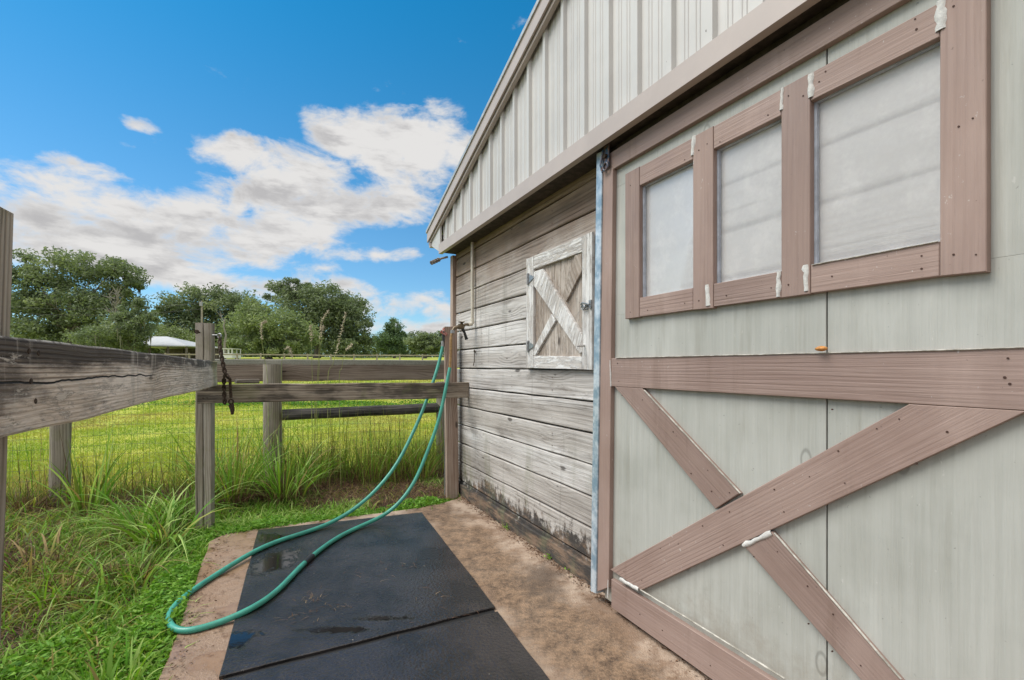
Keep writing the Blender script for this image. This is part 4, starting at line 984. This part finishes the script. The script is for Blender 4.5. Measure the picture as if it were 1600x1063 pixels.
leaves('creeping_weeds', M['weed'], x, y, gz(x, y)+rng.random(nn)**.7*hh, rng.uniform(.010, .024, nn), np.clip(rng.normal(.6, .22, nn), 0, 1), kind='stuff', label='bright green creeping weeds along the concrete edge')

# pasture grass beyond the fence
n0 = 330000
yy = 4.2+(rng.random(n0)**1.7)*26; xx = rng.uniform(-1.25, .1, n0)*yy
m_ = (fence_side(xx, yy) > .1) & (Dof(xx, yy) < 8); m_ &= ~((Sof(xx, yy) < SC+.1) & (Dof(xx, yy) > 1.6))
xx, yy = xx[m_], yy[m_]; nn = len(xx)
blades('pasture_grass', M['field'], xx, yy, (.04+.05*fnoise(xx, yy, 1.3, 31)*rng.random(nn)+.0)*(1+yy*.02), .005+.0011*yy*rng.random(nn), rng.uniform(.3, 1.2, nn),
       np.clip(.5+1.5*(fnoise(xx, yy, .9, 33)-.5)+rng.normal(0, .25, nn), 0, 1), seg=2, kind='stuff', label='bright lime pasture grass beyond the wire fence')
# loose reedy growth along the fence
nR = 5200
k = rng.uniform(fu(-60), fu(695), nR); off_ = rng.normal(.0, .16, nR); xx = FP.x+fd.x*k+rk.x*off_; yy = FP.y+fd.y*k+rk.y*off_
uu = 800+720*xx/yy; prob = np.where(uu > 430, .85, np.where(uu > 330, .7, .35)); kp = rng.random(nR) < prob; xx, yy, uu = xx[kp], yy[kp], uu[kp]; nn = len(xx)
tall = np.where(rng.random(nn) < .16, 1.5, 1.0)
blades('fence_line_grass', M['grass'], xx, yy, tall*rng.uniform(.15, .62, nn)*np.where(uu > 430, 1.25, 1.0), rng.uniform(.003, .009, nn), np.where(tall > 1, .2, 1)*rng.uniform(.1, .8, nn), np.clip(rng.normal(.40, .3, nn), .0, 1), seg=5, kind='stuff', label='thin mixed reeds growing up through the wire mesh')

def clump(u, v, n, hmin, hmax, rad, wmin, wmax, lean, tone_mu, tone_sd, label, y=None, brown=0, name='grass_clump'):
    p = gp(u, v, -.04); c0 = thing(name, p, label, 'grass clump', 'tall grass clumps by the fences')
    n = int(n*.8); hmin *= 1.15; hmax *= 1.38; r = rad*1.25*np.sqrt(rng.random(n)); a = rng.uniform(0, 2*math.pi, n); bx = p.x+r*np.cos(a); by = p.y+r*np.sin(a)
    dr = a+rng.normal(0, .5, n)
    blades('blades', M['grass'], bx, by, rng.uniform(hmin, hmax, n)*rng.uniform(.7, 1, n), rng.uniform(wmin*1.1, wmax*1.5, n), rng.uniform(lean[0], lean[1], n), np.clip(rng.normal(tone_mu, tone_sd*1.6, n), .2, 1), parent=c0, dirs=dr, seg=7, curl=1.0)
    if brown:
        r = rad*1.1*np.sqrt(rng.random(brown)); a = rng.uniform(0, 2*math.pi, brown)
        blades('dead_blades', M['straw'], p.x+r*np.cos(a), p.y+r*np.sin(a), rng.uniform(.1, .42, brown), rng.uniform(.003, .006, brown), rng.uniform(.2, 1.6, brown), rng.uniform(0, .6, brown), parent=c0, dirs=a+rng.normal(0, .6, brown), seg=5)
    return c0
clump(365, 790, 200, .35, .95, .14, .005, .010, (.1, .9), .62, .18, 'tall clump with a dark dead base just right of the double post', brown=700)
clump(443, 782, 190, .35, .85, .16, .006, .011, (.15, 1.3), .72, .14, 'tall arching clump in front of the round post', brown=700)
clump(490, 760, 110, .3, .8, .14, .005, .009, (.1, .9), .6, .2, 'loose clump halfway along the black pole rail', brown=240)
clump(575, 752, 90, .25, .75, .16, .004, .007, (.1, .8), .5, .2, 'thin reedy clump below the middle of the black pole rail', brown=200)
clump(655, 745, 130, .25, .7, .18, .004, .008, (.2, 1.1), .55, .2, 'bushy clump beside the brown corner post', brown=160)
clump(285, 815, 80, .28, .52, .12, .008, .016, (.4, 1.5), .8, .12, 'broad bladed clump at the foot of the double post, left side', brown=60)
clump(225, 835, 80, .25, .52, .14, .008, .016, (.5, 1.5), .85, .1, 'broad pale bladed clump in the verge between both posts', brown=40)
clump(140, 800, 70, .35, .85, .10, .008, .016, (.1, .9), .66, .15, 'upright dark bladed clump beside the left round post', brown=100)
clump(30, 800, 50, .2, .5, .2, .005, .010, (.3, 1.3), .5, .15, 'scrubby brown clump at the left edge below the rail', brown=420)
clump(170, 1085, 60, .12, .26, .10, .008, .016, (.2, .9), .85, .1, 'low upright clump at the bottom edge of the photo', brown=0)
clump(60, 890, 70, .12, .34, .2, .006, .012, (.4, 1.5), .5, .3, 'mixed green and straw clump near the left edge of the verge', brown=160)
clump(205, 905, 60, .15, .36, .14, .007, .013, (.4, 1.4), .72, .15, 'low clump in the verge left of the hose loop', brown=60)
clump(100, 930, 50, .12, .28, .14, .006, .010, (.4, 1.4), .6, .15, 'low clump in the open verge, furthest to the lower left', brown=80)
clump(330, 770, 120, .35, .85, .16, .005, .010, (.3, 1.2), .45, .25, 'straw coloured clump leaning left, just behind the double post', brown=200)
clump(610, 748, 110, .25, .75, .2, .004, .008, (.1, .9), .5, .25, 'mixed reedy clump under the right half of the black pole rail', brown=260)
clump(255, 850, 80, .25, .46, .13, .009, .018, (.5, 1.6), .82, .2, 'broad pale clump arching over the verge, nearest left of the double post', brown=60)
# a darker row of weeds further out in the pasture
x = rng.uniform(-24, 2, 26000); y = 13.5+.05*x+rng.normal(0, .35, 26000)+1.2*fnoise(x, x*0, .5, 61); nz_ = fnoise(x, y, .9, 62)
kp = rng.random(26000) < nz_*1.1; x, y = x[kp], y[kp]; kp = ~((Sof(x, y) < SC+.2) & (Dof(x, y) > 1.5)); x, y = x[kp], y[kp]
leaves('weed_row', M['weed'], x, y, gz(x, y)+rng.random(len(x))*.22*fnoise(x, y, 2, 63), rng.uniform(.02, .05, len(x)), rng.uniform(0, .6, len(x)), kind='stuff', label='darker row of low weeds across the pasture')
# weeds against the wall foot
def weed(u, v, n, spread, h, label):
    p = gp(u, v, 0); bx = p.x+rng.normal(0, spread, n); by = p.y+rng.normal(0, spread, n)
    c0 = thing('weed', p, label, 'weed', 'weeds at the foot of the wall')
    blades('blades', M['grass'], bx, by, rng.uniform(h*.4, h, n), rng.uniform(.003, .006, n), rng.uniform(.5, 1.6, n), rng.uniform(.6, 1, n), bz=np.zeros(n), parent=c0, seg=5, kind='stuff')
    leaves('leaves', M['weed'], p.x+rng.normal(0, spread, n), p.y+rng.normal(0, spread, n), rng.uniform(.003, .03, n), rng.uniform(.008, .016, n), rng.random(n), parent=c0)
weed(797, 826, 26, .022, .13, 'spindly tuft growing from the wall foot below the hatch')
weed(897, 890, 60, .035, .03, 'small leafy weed at the wall foot beside the sliding door')
weed(862, 872, 70, .02, .025, 'tiny leafy weed at the wall foot left of the larger one')

# seed stalks
def stalk(pts, label, y0, head=.12):
    P_ = [yp(u, v, y0) for u, v in pts]; c0 = thing('seed_stalk', Vector((P_[0].x, P_[0].y, 0)), label, 'grass stalk', 'tall seeding grass stalks')
    P_ = [Vector((P_[0].x+.02, y0, -.04))]+P_
    S_ = smooth_path(P_, 8); MB().tube(S_, [.003*(1-.5*i/len(S_)) for i in range(len(S_))], 5).build('stem', M['straw_stem'], c0)
    mb = MB(); n_ = len(S_); st_ = int(n_*(1-head*2.2))
    for i in range(st_, n_):
        for q_ in range(5):
            d_ = Vector((random.gauss(0, 1), random.gauss(0, 1), random.gauss(.6, 1))).normalized()*random.uniform(.012, .034); mb.tube([S_[i], S_[i]+d_], [.004, .0015], 4)
    mb.build('seed_head', M['straw_head'], c0)
M['straw_stem'] = simple('straw_stem', (.27, .3, .09), .7, var=.3, scale=14)
M['straw_head'] = simple('seed_head', (.52, .46, .32), .8, var=.3, scale=40)
stalk([(418, 600), (413, 560), (409, 530), (409, 508), (416, 503)], 'curled yellow stalk standing just left of the round post', 4.9, .18)
stalk([(487, 640), (488, 600), (487, 555), (487, 525), (485, 510)], 'straight upright stalk, shortest of the middle bunch', 4.9)
stalk([(492, 640), (496, 590), (499, 540), (502, 505), (513, 487)], 'tallest stalk, bending right at its tip against the big oak', 4.9, .16)
stalk([(495, 640), (498, 590), (500, 550), (503, 520), (505, 511)], 'short upright stalk with a fluffy pale tip', 4.9)
stalk([(512, 600), (520, 570), (527, 545), (534, 515), (540, 490)], 'straight stalk leaning right with a long pointed head', 4.9, .2)
stalk([(530, 600), (534, 575), (539, 550), (544, 545), (551, 539)], 'low stalk nodding to the right', 4.9, .14)
stalk([(440, 600), (441, 560), (445, 548), (451, 545), (457, 558)], 'arched drooping stalk just right of the round post', 4.9, .14)

# crumbs of leaf and soil along the wall foot and the slab edge
n_ = 3800; sS = rng.uniform(-1.5, 4.3, n_); dd_ = np.where(rng.random(n_) < .75, 1.655-np.abs(rng.normal(0, .035, n_)), DL+.03+np.abs(rng.normal(0, .05, n_)))
x = DW.x*sS-NW.x*dd_; y = DW.y*sS-NW.y*dd_
leaves('leaf_crumbs', M['straw'], x, y, np.full(n_, .004)+.004*rng.random(n_), rng.uniform(.003, .010, n_), rng.uniform(0, .6, n_), flat=.9, kind='stuff', label='crumbs of dead leaf and soil along the edges of the concrete')
# straw scraps on the mats
x, y = [], []
for (u, v, n_, sp_) in ((483, 938, 26, .05), (470, 965, 20, .06), (535, 948, 12, .04), (640, 885, 10, .05), (600, 880, 8, .03), (560, 900, 10, .12), (700, 930, 8, .2), (720, 980, 8, .2)):
    p = gp(u, v, TH); x += list(p.x+rng.normal(0, sp_, n_)); y += list(p.y+rng.normal(0, sp_*.7, n_))
x, y = np.array(x), np.array(y); nn = len(x)
blades('straw_scraps', M['straw'], x, y, rng.uniform(.008, .02, nn), rng.uniform(.002, .004, nn), rng.uniform(2.5, 4.5, nn), rng.uniform(.2, .9, nn), bz=np.full(nn, TH+.011), curl=.45, kind='stuff', label='scraps of straw and leaf on the mats')

# ------------------------------------------------------------------ far field: fence, shelter, pole, trees
def gzf(x, y): return float(gz(x, y))
ff = thing('paddock_fence', Vector((-16, 50, gzf(-16, 50))), 'distant board paddock fence across the field', 'fence')
mb = MB(); 
xs_ = np.arange(-36, 8, 2.4)
for i, x_ in enumerate(xs_):
    y_ = 50+.06*x_; z_ = gzf(x_, y_); p = MB(); p.plank((x_, y_, z_-.2), (x_, y_, z_+1.25), .13, .13, Vector((1, 0, 0)), seg=2); p.build('post', M['post'], ff)
for hgt in (.55, 1.1):
    r_ = MB()
    for a, b in zip(xs_[:-1], xs_[1:]): r_.plank((a, 50+.06*a-.08, gzf(a, 50+.06*a)+hgt), (b, 50+.06*b-.08, gzf(b, 50+.06*b)+hgt), .13, .04, UP, seg=1)
    r_.build('rail', M['post'], ff)
# shelter with a white hip roof
Y0 = 60; cx = yp(266, 540, Y0).x; gzs = gzf(cx, Y0)
sh = thing('shelter', Vector((cx, Y0, gzs)), 'low open shelter with a white hipped metal roof under the trees', 'shelter')
ez = EYE+(HV-541)/F*Y0; tz = EYE+(HV-525)/F*Y0; xl, xr = yp(212, 0, Y0).x, yp(306, 0, Y0).x; r0x, r1x = yp(232, 0, Y0+2).x, yp(264, 0, Y0+2).x
mb = MB(); v8 = [(xl, Y0-1.6, ez), (xr, Y0-1.6, ez), (xr, Y0+5, ez), (xl, Y0+5, ez), (r0x, Y0+1.7, tz+.03), (r1x, Y0+1.7, tz+.03)]
v8b = [(a, b, c_-.12) for a, b, c_ in v8[:4]]
mb.add(v8+v8b, [(0, 1, 5, 4), (1, 2, 5), (2, 3, 4, 5), (3, 0, 4), (0, 6, 7, 1), (1, 7, 8, 2), (2, 8, 9, 3), (3, 9, 6, 0), (9, 8, 7, 6)], [(0, 0, 0)]*10); mb.build('roof', M['white_roof'], sh)
for x_ in np.linspace(xl+.5, xr-.3, 4):
    for y_ in (Y0-1.3, Y0+4.6): MB().plank((x_, y_, gzs-.4), (x_, y_, ez-.12), .18, .18, Vector((1, 0, 0)), seg=1).build('post', M['shed_wood'], sh)
MB().box(Vector((cx, Y0+4.9, (gzs+ez)/2-.1)), Vector((1, 0, 0)), Vector((0, 1, 0)), UP, (xr-xl)/2-.2, .05, (ez-gzs)/2-.05).build('back_wall', M['shed_wood'], sh)
for hgt in (.55, 1.0): MB().plank((xl+.5, Y0-1.3, gzs+hgt), (xr-.3, Y0-1.3, gzs+hgt), .12, .05, UP, seg=2).build('rail', M['shed_wood'], sh)
# white utility trailer shape by the dead trunk
p = yp(360, 556, 55); z_ = gzf(p.x, 55); tr = thing('white_trailer', Vector((p.x, 55, z_)), 'small white livestock trailer parked beyond the double post', 'trailer')
MB().box((p.x, 55, z_+.78), Vector((1, 0, 0)), Vector((0, 1, 0)), UP, .75, .9, .28).build('body', M['white_paint'], tr)
mb = MB()
for dx in (-.7, -.25, .25, .7):
    for dy in (-.85, .85): mb.box((p.x+dx, 55+dy, z_+1.32), Vector((1, 0, 0)), Vector((0, 1, 0)), UP, .04, .04, .26)
mb.box((p.x, 55, z_+1.61), Vector((1, 0, 0)), Vector((0, 1, 0)), UP, .78, .92, .03); mb.build('cage', M['white_paint'], tr)
for dx in (-.78, .78): MB().tube([(p.x+dx-.07, 55, z_+.3), (p.x+dx+.07, 55, z_+.3)], .3, 16).build('wheel', M['black_rubber'], tr)
# utility pole and lines
p = yp(315.5, 480, 66); ztop = EYE+(HV-470)/F*66; up_ = thing('utility_pole', Vector((p.x, 66, gzf(p.x, 66))), 'thin grey utility pole rising in front of the oaks', 'pole')
MB().tube([(p.x, 66, gzf(p.x, 66)-.3), (p.x, 66, ztop)], [.16, .11], 10).build('shaft', M['post'], up_)
MB().tube([(p.x, 65.8, ztop-.8), (p.x, 65.8, ztop-.2)], .2, 10).build('transformer', M['steel'], up_)
for dz in (0, .9):
    q0 = Vector((p.x, 66, ztop-.3-dz)); q1_ = Vector((-95, 72, ztop+2-dz)); mb = MB()
    mb.tube([q0.lerp(q1_, i/16)-UP*(1.6*4*(i/16)*(1-i/16)) for i in range(17)], .022, 4); mb.build('wire', M['black_rubber'], up_)

def tree(name, label, cat, Yt, base_u, lobes, nleaf, lsize, lm='leaf_mid', clumps=90, group='oaks and other trees beyond the pasture', trunk=.35, seed=1, bright=.0, gap=.55, moss=0, crad=.16, limbs=14):
    nleaf = int(nleaf*1.3); lsize *= 1.08; clumps = int(clumps*1.2)
    r = np.random.default_rng(seed); rs = random.Random(seed)
    bx = (base_u-CU)/F*Yt; bz = gzf(bx, Yt); root = thing(name, Vector((bx, Yt, bz)), label, cat, group)
    L_ = [(((u-CU)/F*Yt), EYE+(HV-v)/F*Yt, ru/F*Yt, rv/F*Yt) for u, v, ru, rv in lobes]
    areas = np.array([a[2]*a[3] for a in L_]); areas = areas/areas.sum()
    C = []; maxr = max(a[2] for a in L_)
    for (x_, z_, rx_, rz_), fr in zip(L_, areas):
        n_ = max(5, int(clumps*fr)); d_ = r.normal(0, 1, (n_, 3)); d_ /= np.linalg.norm(d_, axis=1)[:, None]; rad = r.uniform(gap, 1.0, n_)**.6
        ry_ = min(rx_, maxr*.8)
        C.append(np.concatenate([np.array([x_, Yt+r.uniform(-.2, .2)*ry_, z_])+d_*rad[:, None]*np.array([rx_, ry_, rz_]), np.full((n_, 1), min(rx_, rz_*1.6))], 1))
    C = np.concatenate(C); ci = r.integers(0, len(C), nleaf); cl = C[ci]
    cs = (cl[:, 3]*crad*2*r.uniform(.6, 1.3, len(C))[ci])[:, None]
    dd = r.normal(0, 1, (nleaf, 3)); dd /= np.linalg.norm(dd, axis=1)[:, None]; rr = r.random(nleaf)[:, None]**.45
    cs = cs*1.25; P_ = cl[:, :3]+dd*rr*cs*np.array([1.25, 1.25, .8])
    P_[:, 2] = np.maximum(P_[:, 2], bz+.4+r.random(nleaf)*.3)
    ctone = r.normal(.5, .16, len(C))[ci]
    tone = np.clip(ctone+r.normal(0, .14, nleaf)+bright, 0, 1)
    global rng; keep_ = rng; rng = r
    leaves('crown', M[lm], P_[:, 0], P_[:, 1], P_[:, 2], lsize*r.uniform(.6, 1.4, nleaf), tone, parent=root, flat=.25)
    if moss:
        k_ = r.integers(0, len(C), moss); mx = C[k_, 0]+r.normal(0, .5, moss); my = C[k_, 1]; mz = C[k_, 2]-.3
        V = []; ln = r.uniform(.8, 2.2, moss); w_ = .14
        A = np.stack([mx-w_, my, mz], -1); Bq = np.stack([mx+w_, my, mz], -1); Cq = np.stack([mx+.05, my, mz-ln], -1)
        V = np.stack([A, Bq, Cq], 1).reshape(-1, 3); b_ = np.arange(moss)*3
        np_mesh('moss', M['moss'], V, [np.stack([b_, b_+1, b_+2], -1)], np.repeat(r.random(moss), 3), root, kind='stuff')
    rng = keep_
    mb = MB(); top = Vector((bx, Yt, bz+(max(a[1] for a in L_)-bz)*.35))
    mb.tube([Vector((bx, Yt, bz-.3)), Vector((bx+.1, Yt, bz+.8)), top], [trunk*1.5, trunk, trunk*.75], 10)
    for i in range(limbs):
        q_ = Vector(C[rs.randrange(len(C))][:3]); mid = top.lerp(q_, .5)+Vector((rs.uniform(-.5, .5), 0, rs.uniform(-.2, 1.2)))
        st_ = Vector((bx, Yt, bz)).lerp(top, rs.uniform(.6, 1)); mb.tube(smooth_path([st_, mid, q_], 4), [trunk*.34*(1-.11*j) for j in range(9)], 6)
    mb.build('trunk', M['bark'], root); return root
tree('oak_tree', 'broad lacy live oak, largest and leftmost tree', 'tree', 75, 110, [(45, 455, 42, 42), (90, 425, 48, 28), (140, 418, 42, 22), (180, 432, 36, 26), (205, 450, 20, 22), (60, 500, 50, 40), (120, 480, 55, 32), (170, 490, 50, 38), (110, 525, 90, 26), (30, 420, 25, 25)], 34000, .25, 'leaf_dark', 330, seed=11, trunk=.6, gap=.35, moss=160, crad=.13, limbs=30)
tree('oak_tree', 'dark oak beside the shelter, right of the largest oak', 'tree', 56, 200, [(190, 515, 32, 24), (212, 505, 24, 24), (206, 478, 14, 14), (232, 500, 12, 14), (160, 530, 40, 18), (205, 534, 22, 14)], 15000, .14, 'leaf_dark', 120, seed=12, moss=40, crad=.15)
tree('oak_tree', 'pale leafed tree behind the white roof', 'tree', 88, 262, [(250, 530, 35, 20), (280, 535, 40, 18), (225, 540, 40, 14)], 8000, .25, 'leaf_mid', 80, seed=13, bright=.12)
tree('oak_tree', 'oak behind the utility pole', 'tree', 96, 300, [(265, 500, 22, 24), (300, 475, 35, 24), (335, 472, 35, 22), (370, 480, 35, 22), (310, 510, 50, 30), (360, 515, 50, 30), (300, 540, 55, 18)], 22000, .3, 'leaf_dark', 200, seed=14, trunk=.5, gap=.4, crad=.15, limbs=20)
tree('oak_tree', 'paler round headed oak between the two darker ones', 'tree', 84, 420, [(385, 520, 38, 26), (425, 505, 45, 24), (455, 525, 32, 26), (400, 540, 60, 16), (440, 540, 40, 16), (395, 490, 25, 20)], 18000, .26, 'leaf_mid', 180, seed=15, bright=.1, trunk=.5, gap=.5)
tree('oak_tree', 'tall dark oak with a ragged top, right of the stalks', 'tree', 105, 495, [(425, 455, 18, 12), (462, 450, 22, 12), (480, 462, 28, 15), (475, 480, 45, 26), (515, 470, 38, 24), (540, 490, 36, 28), (560, 515, 24, 28), (500, 510, 55, 34), (545, 535, 38, 20), (575, 540, 10, 14)], 28000, .3, 'leaf_dark', 260, seed=16, trunk=.7, gap=.4, crad=.14, limbs=26)
tree('pine_tree', 'small rounded pine standing alone right of the oaks', 'tree', 100, 616, [(614, 512, 14, 13), (607, 530, 20, 15), (622, 532, 17, 16), (612, 546, 26, 9)], 9000, .22, 'leaf_pine', 120, seed=17, trunk=.25, gap=.3)
tree('oak_tree', 'low round tree nearest the barn corner', 'tree', 92, 664, [(655, 533, 17, 13), (672, 536, 20, 14), (690, 534, 14, 14), (664, 545, 28, 7)], 9000, .22, 'leaf_dark', 110, seed=18, trunk=.3, bright=.05)
# a far wood that reads as one mass
n_ = 42000; r = np.random.default_rng(5); x = r.uniform(-175, 0, n_); prof_ = 3.4+4.2*fnoise(x, x*0, .12, 41)+1.2*fnoise(x, x*0, .6, 42); y = 140+r.uniform(0, 10, n_)
z = gz(x, y)+r.random(n_)*prof_
leaves('far_wood', M['leaf_mid'], x, y, z, r.uniform(.3, .7, n_), np.clip(r.normal(.45, .2, n_), 0, 1), kind='stuff', label='hazy far wood along the horizon')
# dead tree and broken trunk
def bare(label, Yt, u, vt, r0, nb, seed, name='dead_tree'):
    rs = random.Random(seed); bx = (u-CU)/F*Yt; bz = gzf(bx, Yt); zt = EYE+(HV-vt)/F*Yt
    mb = MB(); base = Vector((bx, Yt, bz)); P_ = [base+Vector((rs.uniform(-.06, .06)*i, 0, (zt-bz)*i/5)) for i in range(6)]
    mb.tube(P_, [r0*(1-.14*i) for i in range(6)], 8)
    for i in range(nb):
        f = rs.uniform(.25, .98); q_ = P_[0].lerp(P_[5], f); a = rs.uniform(-1, 1); L_ = rs.uniform(1.2, 3.6)*(1.2-f*.6)
        e_ = q_+Vector((a*L_*.55, rs.uniform(-1, 1), L_*.8)); m_ = q_.lerp(e_, .5)+Vector((a*.3, 0, -.1)); mb.tube([q_, m_, e_], [r0*.35, r0*.22, .02], 5)
        for _ in range(3): mb.tube([m_.lerp(e_, rs.random()), e_+Vector((rs.uniform(-1, 1), 0, rs.uniform(-.2, 1)))], [.05, .015], 4)
    mb.build(name, M['pale_bark'], loc=base, label=label, cat='tree')
bare('pale bare dead tree against the dark oak left of the shelter', 64, 182, 470, .13, 22, 4)
bare('broken bare trunk standing just right of the double post', 70, 352, 497, .22, 1, 9, 'broken_trunk')
